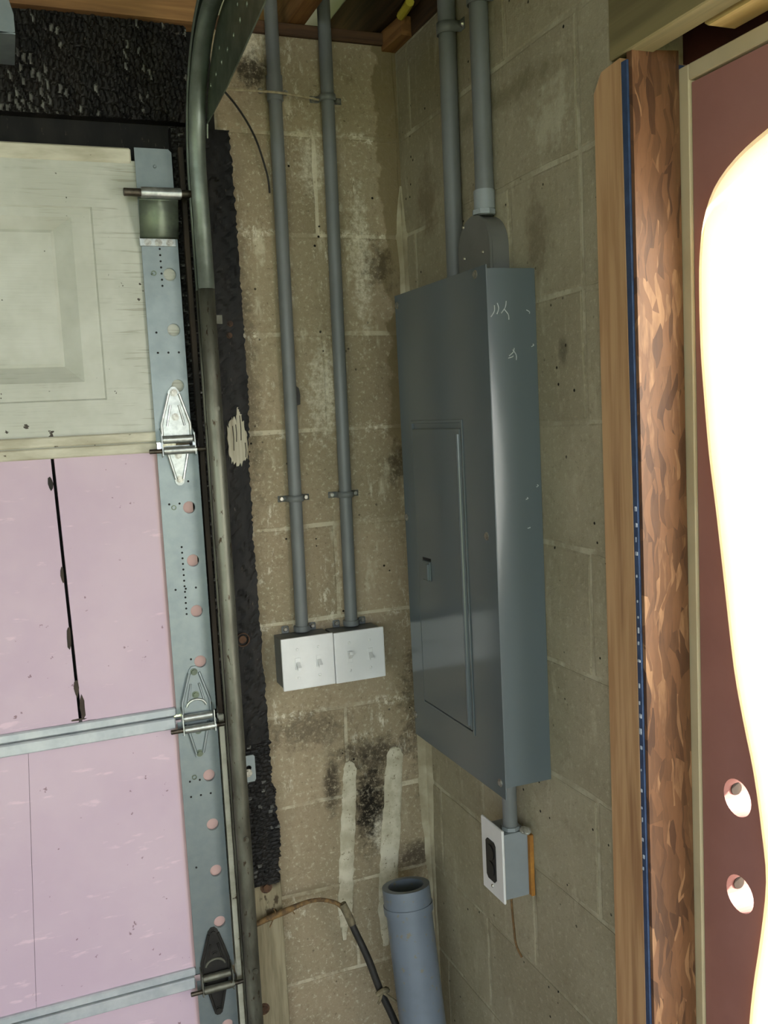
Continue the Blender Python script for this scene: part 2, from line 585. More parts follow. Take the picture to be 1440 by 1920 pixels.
def hexhead(c, n, r, h, bm=None):
    c, n = Vector(c), Vector(n).normalized()
    b = cyl(c, c + n * h, r, 6)
    join(b, cyl(c - n * 0.0002, c + n * h * 0.3, r * 1.45, 14))
    if bm is None:
        return b
    return join(bm, b)


def panhead(c, n, r, h):
    c, n = Vector(c), Vector(n).normalized()
    b = cyl(c, c + n * h, r, 10, r * 0.62)
    return b


def tube(pts, r, seg=10, smooth_n=0, rads=None):
    """round tube along points; Catmull-Rom resampled when smooth_n > 0"""
    P = [Vector(p) for p in pts]
    R = list(rads) if rads else [r] * len(P)
    if smooth_n:
        Q, RR = [], []
        for i in range(len(P) - 1):
            a, b, c, d = P[max(i - 1, 0)], P[i], P[i + 1], P[min(i + 2, len(P) - 1)]
            for k in range(smooth_n):
                s = k / smooth_n
                Q.append(0.5 * ((2 * b) + (c - a) * s + (2 * a - 5 * b + 4 * c - d) * s * s + (3 * b - a - 3 * c + d) * s ** 3))
                RR.append(R[i] * (1 - s) + R[i + 1] * s)
        Q.append(P[-1])
        RR.append(R[-1])
        P, R = Q, RR
    bm = bmesh.new()
    rings = []
    ref = Vector((0.3, 0.9, 0.2)).normalized()
    for i, p in enumerate(P):
        t = (P[min(i + 1, len(P) - 1)] - P[max(i - 1, 0)]).normalized()
        n = (ref - t * ref.dot(t)).normalized()
        ref = n
        b = t.cross(n)
        rings.append([bm.verts.new(p + (n * math.cos(2 * math.pi * k / seg) + b * math.sin(2 * math.pi * k / seg)) * R[i]) for k in range(seg)])
    for i in range(len(rings) - 1):
        for k in range(seg):
            bm.faces.new((rings[i][k], rings[i][(k + 1) % seg], rings[i + 1][(k + 1) % seg], rings[i + 1][k]))
    bm.faces.new(rings[0][::-1])
    bm.faces.new(rings[-1])
    return bm


def ring_tube(p0, p1, ro, ri, seg=28):
    """open pipe piece: outer and inner wall with annular ends"""
    p0, p1 = Vector(p0), Vector(p1)
    d = (p1 - p0).normalized()
    n = Vector((1, 0, 0)) - d * d.x
    n.normalize()
    b = d.cross(n)
    bm = bmesh.new()
    R = []
    for p, r in ((p0, ro), (p1, ro), (p1, ri), (p0, ri)):
        R.append([bm.verts.new(p + (n * math.cos(2 * math.pi * k / seg) + b * math.sin(2 * math.pi * k / seg)) * r) for k in range(seg)])
    for i in range(4):
        for k in range(seg):
            bm.faces.new((R[i][k], R[i][(k + 1) % seg], R[(i + 1) % 4][(k + 1) % seg], R[(i + 1) % 4][k]))
    return bm


def circle2(cx, cz, r, seg=20, start=0.0):
    return [(cx + r * math.cos(start + 2 * math.pi * k / seg), cz + r * math.sin(start + 2 * math.pi * k / seg)) for k in range(seg)]


def plate(outer, holes, axis, a, b):
    """flat plate with real holes: 2-D outline (u, v) lying across `axis` between a and b.
    axis 'y': (u,v)=(x,z); axis 'x': (u,v)=(y,z)"""
    def P(u, v, w):
        return Vector((u, w, v)) if axis == 'y' else Vector((w, u, v))
    bm = bmesh.new()
    edges = []
    for loop in [outer] + list(holes):
        vs_ = [bm.verts.new(P(u, v, a)) for u, v in loop]
        for i in range(len(vs_)):
            edges.append(bm.edges.new((vs_[i], vs_[(i + 1) % len(vs_)])))
    bmesh.ops.triangle_fill(bm, use_beauty=True, use_dissolve=False, edges=edges)
    ret = bmesh.ops.extrude_face_region(bm, geom=bm.faces[:])
    off = P(0, 0, b) - P(0, 0, a)
    for g in ret['geom']:
        if isinstance(g, bmesh.types.BMVert):
            g.co += off
    return bm


def prism(outline, axis, a, b):
    """solid from a closed outline; axis as in plate, 'z': (u,v)=(x,y)"""
    def P(u, v, w):
        return Vector((u, w, v)) if axis == 'y' else (Vector((w, u, v)) if axis == 'x' else Vector((u, v, w)))
    bm = bmesh.new()
    A = [bm.verts.new(P(u, v, a)) for u, v in outline]
    B = [bm.verts.new(P(u, v, b)) for u, v in outline]
    n = len(A)
    bm.faces.new(A)
    bm.faces.new(B[::-1])
    for i in range(n):
        bm.faces.new((A[i], B[i], B[(i + 1) % n], A[(i + 1) % n]))
    return bm


# ================================================================== SETTING
# ------------------------------------------------------------------ block walls


def add_block(wall, side, a0, a1, z0, z1, mat):
    """one concrete block: chamfered, slightly ragged outline, a little proud of the joint"""
    j = 0.0042
    w2, h2 = (a1 - a0) / 2 - j, (z1 - z0) / 2 - j
    if w2 < 0.012 or h2 < 0.012:
        return
    bm = bmesh.new()

    def P(u, v, q):
        return (u, q, v) if side == 'A' else (q, u, v)
    nu, nv = max(2, int(w2 * 2 / 0.07)), max(2, int(h2 * 2 / 0.06))
    per = [(-w2 + 2 * w2 * k / nu, -h2) for k in range(nu)] + [(w2, -h2 + 2 * h2 * k / nv) for k in range(nv)]
    per += [(-u, -v) for u, v in per]
    per = [(u + rng.uniform(-.002, .002), v + rng.uniform(-.002, .002)) for u, v in per]
    rings = []
    for f, q in ((1.0, 0.02), (1.0, 0.0009), (0.0, 0.0)):
        c = 0.0 if f else 0.003
        rings.append([bm.verts.new(P(u - c * np.sign(u) * (abs(u) > w2 * 0.9), v - c * np.sign(v) * (abs(v) > h2 * 0.9), q)) for u, v in per])
    m_ = len(per)
    for i in range(2):
        for k in range(m_):
            bm.faces.new((rings[i][k], rings[i][(k + 1) % m_], rings[i + 1][(k + 1) % m_], rings[i + 1][k]))
    bm.faces.new(rings[2])
    o = bpy.data.objects.new('block', mesh_from('block', bm, mat))
    COL.objects.link(o)
    o.parent = wall
    jit = random.uniform(-0.0008, 0.0004)
    o.location = ((a0 + a1) / 2, jit, (z0 + z1) / 2) if side == 'A' else (jit, (a0 + a1) / 2, (z0 + z1) / 2)


TOP_A = 2.450
wall_back = obj('wall_back', box((-0.52, 0.0012, 0), (0.20, 0.20, TOP_A)), MORTAR_A)
tag(wall_back, 'stained tan concrete block wall behind the two conduits', 'wall', kind='structure')
n = 0
while Z0 + n * COURSE < TOP_A:
    za, zb = Z0 + n * COURSE, min(Z0 + (n + 1) * COURSE, TOP_A)
    js = [-0.52, -0.193, 0.0] if n % 2 == 0 else [-0.52, -0.397, 0.0]
    for a0, a1 in zip(js[:-1], js[1:]):
        add_block(wall_back, 'A', a0, a1, za, zb, WALL_A)
    n += 1

TOP_B = 2.435
bmw = box((0.0012, -0.726, 0), (0.20, 0.20, 2.142))
box((0.0012, -0.763, 2.142), (0.20, 0.20, TOP_B), 0, bmw)
wall_right = obj('wall_right', bmw, MORTAR_B)
tag(wall_right, 'grey concrete block wall that carries the breaker panel', 'wall', kind='structure')
n = 0
while Z0 + n * COURSE < TOP_B:
    za, zb = Z0 + n * COURSE, min(Z0 + (n + 1) * COURSE, TOP_B)
    end = -0.726 if n < 10 else -0.763
    js = [0.0, -0.065, -0.468, end] if n % 2 else [0.0, -0.272, -0.678, end]
    if n == 9:
        js = [0.0, -0.065, -0.463, -0.68, end]
    for a0, a1 in zip(js[:-1], js[1:]):
        add_block(wall_right, 'B', a1, a0, za, zb, WALL_B)
    n += 1
# the wall goes on beyond the entry door
wall_front = obj('wall_front', box((0.0, -5.2, 0), (0.20, -1.80, TOP_B)), WALL_B)
tag(wall_front, 'continuation of the block wall past the entry door', 'wall', kind='structure')

# cement fillet up the corner and two cement-filled chases
pts = []
bm = NB()
zs = np.linspace(0.0, 2.16, 60)
prev = None
for i, z in enumerate(zs):
    wA = 0.020 + 0.007 * math.sin(z * 9) + rng.uniform(-0.003, 0.003)
    wB = 0.022 + 0.006 * math.sin(z * 7 + 1) + rng.uniform(-0.003, 0.003)
    tp = min(1.0, (2.165 - z) / 0.12) ** 0.7
    wA, wB = wA * tp, wB * tp
    loc = [(-wA, 0.0008), (-wA * 0.7, -0.0035), (-wA * 0.30, -wB * 0.30), (-0.0035, -wB * 0.7), (0.0008, -wB)]
    ring = [bm.verts.new((x, y, z)) for x, y in loc]
    if prev:
        for k in range(4):
            bm.faces.new((prev[k], prev[k + 1], ring[k + 1], ring[k]))
    prev = ring
obj('corner_fillet', bm, FILLET, wall_back, True)


def chase(path, name):
    bm = NB()
    prev = None
    for i, (x, z, w) in enumerate(path):
        k = 9
        ring = []
        for q in range(k):
            a = math.pi * q / (k - 1)
            ring.append(bm.verts.new((x + w * math.cos(a) + rng.uniform(-.0022, .0022), 0.001 - 0.0045 * math.sin(a) ** 0.5 + rng.uniform(-.0006, .0006) if 0 < q < k - 1 else 0.002, z)))
        if prev:
            for q in range(k - 1):
                bm.faces.new((prev[q], prev[q + 1], ring[q + 1], ring[q]))
        else:
            pass
        prev = ring
    return obj(name, bm, MORTAR2, wall_back, True)


def path_of(x0, z0, x1, z1, w0, w1, n=26):
    out = []
    for i in range(n):
        s = i / (n - 1)
        w = (w0 + (w1 - w0) * s) * (1 + rng.uniform(-0.06, 0.06))
        if i == 0:
            w *= 0.55
        if i == 1:
            w *= 0.9
        if i > n - 6:
            w *= 1 - 0.16 * (i - n + 6)
        s = max(s, 0.0) ** 1.0
        if i == 0:
            for f_, d_ in ((0.02, 0.022), (0.45, 0.019), (0.7, 0.013), (0.88, 0.006)):
                out.append((x0, z0 + d_, (w / 0.55) * f_))
            w /= 0.55
        out.append((x0 + (x1 - x0) * s, z0 + (z1 - z0) * s, w))
    return out


chase(path_of(-0.191, 0.890, -0.226, 0.50, 0.0165, 0.019), 'cement_chase')
chase(path_of(-0.082, 0.902, -0.128, 0.46, 0.021, 0.026), 'cement_chase')

# floor, ground, roof
floor = obj('floor', box((-5.2, -5.2, -0.1), (0.0, 0.0, 0.0)), CONCRETE)
tag(floor, 'bare concrete garage floor', 'floor', kind='structure')
ground = obj('lawn_ground', box((-30, -40, -0.22), (30, 30, -0.12)), GRASS)
tag(ground, 'green lawn outside the garage', 'ground', kind='structure')
ground_slab = obj('bright_ground_slab', box((0.2, -4.5, -0.119), (7.0, 2.0, -0.06)), BRIGHT_GROUND)  # added pale ground, keeps the view through glass and bores white
tag(ground_slab, 'unseen pale slab added outside to whiten the view through the door', 'added ground slab', kind='structure')
wall_left = obj('wall_left', box((-5.4, -5.2, 0), (-5.2, 0.2, TOP_B)), WALL_B)
tag(wall_left, 'far side block wall of the garage', 'wall', kind='structure')
ZR = 2.61
ceiling = obj('ceiling', box((-5.4, -5.2, ZR), (0.0, 0.42, ZR + 0.03)), SHEATH)
tag(ceiling, 'grey roof boards carried by wooden rafters', 'ceiling', kind='structure')
obj('eave_light_blocker', box((-5.4, 0.40, 2.40), (0.2, 0.42, ZR - 0.001)), SHEATH, ceiling)  # board added to close the eave gap against daylight
roof = obj('roof_deck', box((-5.6, -5.2, 2.70), (0.5, 0.6, 2.76)), SHEATH)
tag(roof, 'roof deck over the garage', 'roof', kind='structure')

# rafters that reach into view at the top of the picture
obj('rafter', box((-0.235, -1.6, 2.472), (-0.197, 0.38, ZR - 0.001), 0.002), RAFTER, ceiling)
obj('rafter', box((-0.040, -1.6, 2.480), (-0.002, 0.38, ZR - 0.001), 0.002), RAFTERDARK, ceiling)
obj('rafter', box((-0.85, -1.6, 2.61 - 0.1), (-0.812, 0.38, ZR - 0.001), 0.002), RAFTERDARK, ceiling)
blk = obj('rafter_tail_block', prism([(-0.030, 0.045), (-0.030, -0.010), (-0.024, -0.095), (0.030, -0.085), (0.030, 0.045)], 'z', TOP_B + 0.0005, 2.474), RAFTER)
blk.location = (0, 0, 0)
tag(blk, 'short light brown wood block wedged in the top of the wall corner', 'wood block')
wall_plate = obj('trim_1', box((-0.52, -0.010, TOP_A - 0.004), (0.0, 0.13, TOP_A + 0.020), 0.002), TOPPLATE)
tag(wall_plate, 'dark brown plank lying on top of the block wall', 'wood plate', kind='structure')
side_plate = obj('trim_4', box((0.0, -1.75, TOP_B), (0.19, 0.30, 2.60), 0.002), RAFTERDARK)
tag(side_plate, 'dark timber plate along the top of the panel wall', 'wood plate', kind='structure')
yc = obj('yellow_cable', tube([(-0.034, -0.165, 2.469), (-0.030, -0.13, 2.468), (-0.026, -0.100, 2.469)], 0.009, 8, 6), YELLOW, None, True)
tag(yc, 'short yellow cable stub under the dark corner rafter', 'cable')

# ------------------------------------------------------------------ entry door side
stud_o = [(-0.724, 0.0), (-0.726, 2.118), (-0.745, 2.142), (-0.789, 2.146), (-0.797, 1.2), (-0.799, 0.0)]
stud = obj('jamb_stud', prism(stud_o, 'x', -0.0045, 0.11), STUD)
tag(stud, 'light fir stud standing against the end of the block wall', 'stud')
bf = thing('sill_foam_strip', (0.04, -0.80, 0), 'narrow blue foam strip between the stud and the strand board', 'foam strip')
obj('strip', prism([(-0.7995, 0.0), (-0.7900, 2.140), (-0.8020, 2.140), (-0.8100, 0.0)], 'x', -0.003, 0.10), BLUEFOAM, bf)
for i in range(26):
    z = 1.52 - i * 0.026 + random.uniform(-.010, .010)
    y = -0.7995 - 0.0005
    obj('foam_fleck', box((-0.0042, -0.7995 - 0.003 * random.random() - 0.0016, z), (-0.0025, -0.7975 - 0.002 * random.random(), z + random.uniform(.003, .010)), 0.0006), FOAMFLECK, bf) if z > 0.95 else None
osb = obj('strand_board', prism([(0.0005, 0.0), (0.0005, 2.150), (0.079, 2.156), (0.079, 0.0)], 'y', -0.8115, -0.800), OSB)
# bring the board to its slight lean so that it follows the foam strip
for v in osb.data.vertices:
    v.co.y += 0.006 * (v.co.z / 2.15) - 0.004
tag(osb, 'rough strand board lining the side of the door opening', 'strand board')

hdr = obj('door_header', box((-0.004, -2.0, 2.150), (0.038, -0.7635, 2.434), 0.002), HEADER)
tag(hdr, 'greenish grey wooden header above the entry door', 'header')
mar = obj('maroon_board', box((0.125, -1.85, 2.136), (0.145, -0.7635, 2.434), 0.0), MAROON_DARK)
tag(mar, 'dark maroon board in the gap above the door head', 'board')
# torn pine block above the head jamb
jag = []
zz = np.linspace(2.148, 2.215, 14)
for i, z in enumerate(zz):
    jag.append((-0.905 + rng.uniform(-0.004, 0.004) + 0.0008 * i, z))
torn = prism([(-1.35, 2.148)] + jag + [(-1.35, 2.215)], 'x', 0.045, 0.088)
to = obj('pine_shim_block', torn, PALEPINE)
tag(to, 'pale pine block with a torn end above the door head', 'wood block')

# door frame: cream jambs seen on edge
frame = thing('trim_2', (0.08, -0.82, 0), 'cream primed door frame around the maroon entry door', 'door frame', kind='structure')
JX = 0.080
obj('side_jamb', box((JX, -0.828, -0.05), (JX + 0.115, -0.8065, 2.132), 0.0015), CREAM, frame)
obj('side_jamb', box((JX, -1.765, -0.05), (JX + 0.115, -1.745, 2.132), 0.0015), CREAM, frame)
obj('head_jamb', box((JX, -1.745, 2.110), (JX + 0.115, -0.8281, 2.132), 0.0015), CREAM, frame)

door = thing('door_1', (0.10, -0.83, 0), 'maroon entry door with a large curved light and two empty lock holes', 'door', kind='structure')
# left half of the curved light, mirrored about the middle of the slab
YC = -1.286
LEFT = [(-1.286, 2.030), (-1.12, 2.028), (-1.04, 2.020), (-0.973, 2.004), (-0.918, 1.984), (-0.878, 1.955), (-0.856, 1.915), (-0.847, 1.868), (-0.845, 1.816), (-0.846, 1.748),
        (-0.850, 1.694), (-0.860, 1.596), (-0.872, 1.521), (-0.888, 1.41), (-0.904, 1.299), (-0.921, 1.227), (-0.940, 1.158), (-0.954, 1.079),
        (-0.961, 1.013), (-0.950, 0.929), (-0.934, 0.84), (-0.926, 0.76), (-0.935, 0.66), (-0.98, 0.58), (-1.06, 0.52), (-1.17, 0.49), (-1.286, 0.48)]


def smooth_poly(P, n=4):
    out = []
    for i in range(len(P) - 1):
        a, b, c, d = [np.array(P[k]) for k in (max(i - 1, 0), i, i + 1, min(i + 2, len(P) - 1))]
        for k in range(n):
            s = k / n
            out.append(tuple(0.5 * (2 * b + (c - a) * s + (2 * a - 5 * b + 4 * c - d) * s * s + (3 * b - a - 3 * c + d) * s ** 3)))
    out.append(P[-1])
    return out


left = smooth_poly(LEFT, 3)
outline = left + [(2 * YC - y, z) for y, z in left[::-1][1:-1]]


def inset(poly, d):
    n_ = len(poly)
    out = []
    for i in range(n_):
        p0, p1, p2 = np.array(poly[i - 1]), np.array(poly[i]), np.array(poly[(i + 1) % n_])
        t = p2 - p0
        t = t / (np.linalg.norm(t) + 1e-9)
        nrm = np.array((-t[1], t[0]))
        out.append(tuple(p1 + nrm * d))
    return out


area = sum(outline[i][0] * outline[(i + 1) % len(outline)][1] - outline[(i + 1) % len(outline)][0] * outline[i][1] for i in range(len(outline)))
sg = 1 if area > 0 else -1
DX = JX + 0.004
b1, b2 = (-0.902, 1.107), (-0.905, 0.965)
slab = plate([(-0.830, 0.01), (-0.830, 2.107), (-1.743, 2.107), (-1.743, 0.01)], [outline, circle2(b1[0], b1[1], 0.027, 28), circle2(b2[0], b2[1], 0.027, 28)], 'x', DX, DX + 0.044)
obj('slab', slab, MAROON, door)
# translucent cream rim shaped to imitate the glare round the glass
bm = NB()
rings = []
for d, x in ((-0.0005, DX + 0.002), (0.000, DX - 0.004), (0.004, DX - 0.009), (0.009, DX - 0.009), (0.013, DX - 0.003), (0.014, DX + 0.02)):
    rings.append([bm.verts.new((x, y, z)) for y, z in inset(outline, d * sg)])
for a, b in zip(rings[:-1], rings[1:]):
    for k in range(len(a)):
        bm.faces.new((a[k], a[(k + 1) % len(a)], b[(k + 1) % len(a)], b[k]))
obj('glare_rim', bm, GLARE_RIM, door, True)
obj('pane', prism(inset(outline, 0.0125 * sg), 'x', DX + 0.018, DX + 0.022), GLASS, door)
for bb in (b1, b2):
    bm = ring_tube((DX + 0.002, bb[0], bb[1]), (DX + 0.042, bb[0], bb[1]), 0.0268, 0.0258, 28)
    obj('sunlit_bore_lining', bm, PLATE, door, True)  # white lining puts the sunlight on the bore wall into its colour
    obj('latch_hole', cyl((DX + 0.022, bb[0] + 0.0252, bb[1]), (DX + 0.022, bb[0] + 0.0262, bb[1]), 0.0095, 16), CHAR_BROWN, door)

# ================================================================== GARAGE DOOR
XL = -2.93          # far edge of the door, out of view
gd = thing('garage_door', (-1.7, -0.04, 0.0), 'sectional garage door with a white top panel and pink foam below', 'garage door')
STX0, STX1 = -0.568, -0.487
# --- white embossed top section
PZ0, PZ1 = 1.640, 2.170
rects = [(-1.205, -0.652, 1.727, 2.083, -0.056), (-1.203, -0.655, 1.730, 2.080, -0.053), (-1.167, -0.690, 1.762, 2.064, -0.053),
         (-1.135, -0.722, 1.792, 2.044, -0.036), (-1.128, -0.728, 1.798, 2.038, -0.039)]
bm = NB()
O = [bm.verts.new(v) for v in ((XL, -0.056, PZ0), (-0.503, -0.056, PZ0), (-0.503, -0.056, PZ1), (XL, -0.056, PZ1))]
prev = None
for (xa, xb, za, zb, y) in rects:
    ring = [bm.verts.new((xa, y, za)), bm.verts.new((xb, y, za)), bm.verts.new((xb, y, zb)), bm.verts.new((xa, y, zb))]
    src = O if prev is None else prev
    for k in range(4):
        bm.faces.new((src[k], src[(k + 1) % 4], ring[(k + 1) % 4], ring[k]))
    prev = ring
bm.faces.new(prev)
Bk = [bm.verts.new((v.co.x, -0.012, v.co.z)) for v in O]
for k in range(4):
    bm.faces.new((O[k], O[(k + 1) % 4], Bk[(k + 1) % 4], Bk[k]))
bm.faces.new(Bk)
tag(obj('top_section', bm, WHITEDOOR, gd), 'weathered white section with embossed panel')
obj('top_rail', box((XL, -0.060, 2.165), (-0.574, -0.012, 2.193), 0.003), RAILWHITE, gd)
# --- pink foam sections
SECT = [(1.104, 1.622), (0.552, 1.078), (0.010, 0.528)]
for i, (za, zb) in enumerate(SECT):
    obj('section_back', box((XL, -0.030, za), (STX1 - 0.004, -0.012, zb)), SHADOWGAP, gd)  # near-black sheet paints in the shade behind the foam slit


def foam_piece(pts):
    return obj('foam_board', prism(pts, 'y', -0.056, -0.031), FOAM, gd)


foam_piece([(-0.7565, 1.622), (-0.7465, 1.105), (-0.500, 1.105), (-0.506, 1.622)])
foam_piece([(XL, 1.622), (XL, 1.105), (-0.7525, 1.105), (-0.7625, 1.622)])
foam_piece([(-0.8475, 1.077), (-0.8765, 0.553), (-0.500, 0.553), (-0.500, 1.077)])
foam_piece([(XL, 1.077), (XL, 0.553), (-0.8772, 0.553), (-0.8482, 1.077)])
foam_piece([(XL, 0.527), (XL, 0.012), (-0.500, 0.012), (-0.500, 0.527)])
# scuffed torn edges of the slit
for x, z, w, h in ((-0.7665, 1.575, 0.005, 0.03), (-0.7600, 1.40, 0.004, 0.035), (-0.758, 1.28, 0.005, 0.05), (-0.752, 1.18, 0.005, 0.04), (-0.744, 1.14, 0.006, 0.05), (-0.754, 1.118, 0.016, 0.005), (-0.735, 1.112, 0.02, 0.004)):
    pts = [(x + w * math.cos(a) * random.uniform(.6, 1.1), z + h / 2 * math.sin(a) * random.uniform(.7, 1.1)) for a in np.linspace(0, 2 * math.pi, 9)[:-1]]
    obj('torn_edge', prism(pts, 'y', -0.0568, -0.0555), CHAR_BROWN, gd)
# --- rails between the sections
for (z0, z1, ma, ys) in ((1.643, 1.6625, RAILWHITE, -0.064), (1.6215, 1.6415, RAILWHITE, -0.062), (1.096, 1.113, RAILGREY, -0.064), (1.071, 1.0945, RAILGREY, -0.069),
                         (0.546, 0.562, RAILGREY, -0.064), (0.521, 0.5445, RAILGREY, -0.069)):
    xe = -0.566 if ma is RAILWHITE else (-0.568 if z1 in (1.113, 0.562) else -0.5715)
    obj('rail', box((XL, ys, z0), (xe, -0.032, z1), 0.0025), ma, gd)
# --- galvanised end stiles with real holes
STILES = [(1.643, 2.193, (1.96, 1.855, 1.748), -0.5185), (1.098, 1.628, (1.51, 1.404, 1.302, 1.199), -0.5135), (0.548, 1.082, (0.962, 0.858, 0.759, 0.648), -0.5125), (0.01, 0.532, (0.42, 0.31, 0.2, 0.1), -0.512)]
for i, (za, zb, hs, hx) in enumerate(STILES):
    c = 0.006
    xr = STX1 - (0.012 if i == 0 else 0.002)
    xl_ = STX0
    outl = [(xl_, za), (xr, za), (xr, zb - c), (xr - c, zb), (xl_, zb)]
    pl = plate(outl, [circle2(hx, h, 0.0125, 20) for h in hs], 'y', -0.0635, -0.0615)
    st = obj('end_stile', pl, GALV, gd)
    # return flange on the outer edge, lips on the hole edges, small dark dots painted as hole shade
    obj('stile_flange', box((xr - 0.0015, -0.0612, za), (xr, -0.014, zb - c)), GALV, st)
    bm = NB()
    for h in hs:
        join(bm, ring_tube((hx, -0.0612, h), (hx, -0.0585, h), 0.0125, 0.0119, 20))
    obj('hole_lip', bm, GALV, st)
    bm = NB()
    k = 0
    for z in np.arange(zb - 0.105, zb - 0.26, -0.0115) if i == 0 else (np.arange(zb - 0.195, zb - 0.33, -0.0112) if i == 1 else []):
        join(bm, cyl((xl_ + 0.034, -0.0641, z), (xl_ + 0.034, -0.0634, z), 0.0021, 8))
    for fz in ((0.55, 0.62, 0.35) if i == 0 else (0.05, 0.13, 0.45, 0.72, 0.86, 0.92) if i == 1 else (0.16, 0.22, 0.5)):
        z = zb - (zb - za) * fz - 0.04
        for dx in (0.016, 0.036, 0.056):
            if random.random() < 0.85 and not any((xl_ + dx - hx) ** 2 + (z - h) ** 2 < 0.018 ** 2 for h in hs):
                join(bm, cyl((xl_ + dx, -0.0641, z), (xl_ + dx, -0.0634, z), 0.0022, 8))
    so = obj('hole_shade_dots', bm, SHADOWGAP, st)  # flat dark dots stand in for shaded holes
    so['kind'] = 'stuff'
    for fz in (0.5,):
        z = hs[0] + 0.002
        obj('rivet', ring_tube((hx - 0.030, -0.0650, z), (hx - 0.030, -0.0634, z), 0.0050, 0.0032, 14), GALV_DARK, st)

# --- hinges at the seams
# each hinge: the upper leaf mesh is the part itself, its pieces are sub-parts
def hinge2(zc, mat_l, mat_k, mat_b, arc_lug):
    X0 = -0.5285
    yb = -0.0637
    upl = [(X0 - 0.029, zc + 0.004), (X0 + 0.029, zc + 0.004), (X0 + 0.029, zc + 0.030), (X0 + 0.010, zc + 0.094), (X0 + 0.004, zc + 0.101), (X0 - 0.004, zc + 0.101), (X0 - 0.010, zc + 0.094), (X0 - 0.029, zc + 0.030)]
    lol = [(X0 - 0.024, zc - 0.012), (X0 - 0.008, zc - 0.086), (X0 - 0.003, zc - 0.090), (X0 + 0.003, zc - 0.090), (X0 + 0.008, zc - 0.086), (X0 + 0.024, zc - 0.012)]
    bm = prism(upl, 'y', yb, yb - 0.0026)
    join(bm, prism(lol, 'y', yb, yb - 0.0026))
    h = obj('hinge', bm, mat_l, gd)
    bm = NB()
    for s in (-1, 1):
        join(bm, tube([(X0 + s * 0.0275, yb - 0.003, zc + 0.006), (X0 + s * 0.0275, yb - 0.003, zc + 0.030), (X0 + s * 0.010, yb - 0.003, zc + 0.088)], 0.0030, 8))
        join(bm, tube([(X0 + s * 0.017, yb - 0.0025, zc + 0.026), (X0 + s * 0.008, yb - 0.0025, zc + 0.066)], 0.0024, 8))
    obj('rib', bm, mat_l, h, True)
    bm = NB()
    for s in (-1, 1):
        join(bm, tube([(X0 + s * 0.022, yb - 0.003, zc - 0.014), (X0 + s * 0.007, yb - 0.003, zc - 0.078)], 0.0030, 8))
    obj('rib', bm, mat_l, h, True)
    if arc_lug:
        arc = [(X0 + 0.020 * math.cos(a), yb - 0.004, zc + 0.018 + 0.016 * math.sin(a)) for a in np.linspace(0.15, math.pi - 0.15, 12)]
        obj('bent_lug', tube(arc, 0.0028, 8), mat_k, h, True)
    for s in (-1, 1):
        obj('ear', prism([(yb, zc + 0.022), (yb - 0.022, zc + 0.012), (yb - 0.026, zc - 0.030), (yb - 0.012, zc - 0.034), (yb, zc - 0.02)], 'x', X0 + s * 0.0305, X0 + s * 0.0322), mat_k, h)
    obj('knuckle', cyl((X0 - 0.0290, yb - 0.010, zc), (X0 + 0.0290, yb - 0.010, zc), 0.0078, 18, bev=0.001), mat_k, h, True)
    obj('roller_tube', cyl((X0 - 0.0295, yb - 0.018, zc - 0.021), (X0 + 0.034, yb - 0.018, zc - 0.021), 0.0078, 18, bev=0.001), mat_k, h, True)
    obj('roller_stem', cyl((X0 - 0.056, yb - 0.018, zc - 0.021), (X0 + 0.058, yb - 0.018, zc - 0.021), 0.0046, 14, bev=0.0007), STEMMETAL, h, True)
    for z in (zc + 0.090, zc + 0.043, zc - 0.031, zc - 0.078):
        obj('bolt', hexhead((X0, yb - 0.0026, z), (0, -1, 0), 0.0050, 0.004), mat_b, h)


hinge2(1.645, GALV_BRIGHT, GALV_BRIGHT, SCREW, False)
hinge2(1.091, GALV, GALV_BRIGHT, GALV_DARK, True)
hinge2(0.540, GREASY, GALV_OLD, GREASY, True)

# --- top roller bracket
tb = obj('top_bracket', box((-0.571, -0.0665, 2.012), (-0.503, -0.0637, 2.028), 0.0006), GALV_BRIGHT, gd)
bm = NB()
prof = [(-0.0665, 2.027), (-0.070, 2.031), (-0.078, 2.050), (-0.083, 2.070), (-0.086, 2.084), (-0.090, 2.092), (-0.092, 2.094)]
A = [bm.verts.new((-0.570, y, z)) for y, z in prof]
B = [bm.verts.new((-0.498, y, z)) for y, z in prof]
for i in range(len(prof) - 1):
    bm.faces.new((A[i], B[i], B[i + 1], A[i + 1]))
ob = obj('bracket_plate', bm, GALV_DARK, tb, True)
sm = ob.modifiers.new('thickness', 'SOLIDIFY')
sm.thickness = 0.002
obj('roller_tube', cyl((-0.566, -0.094, 2.104), (-0.492, -0.094, 2.104), 0.0105, 18, bev=0.001), GALV_BRIGHT, tb, True)
obj('roller_stem', cyl((-0.597, -0.094, 2.104), (-0.468, -0.094, 2.104), 0.0075, 14, bev=0.0007), STEMMETAL, tb, True)
for x in (-0.556, -0.536, -0.515):
    obj('screw', hexhead((x, -0.0665, 2.019), (0, -1, 0), 0.0048, 0.003), SCREW, tb)
obj('bolt', panhead((-0.532, -0.0635, 2.160), (0, -1, 0), 0.0035, 0.002), GALV, gd)

# ================================================================== CHARRED TIMBER


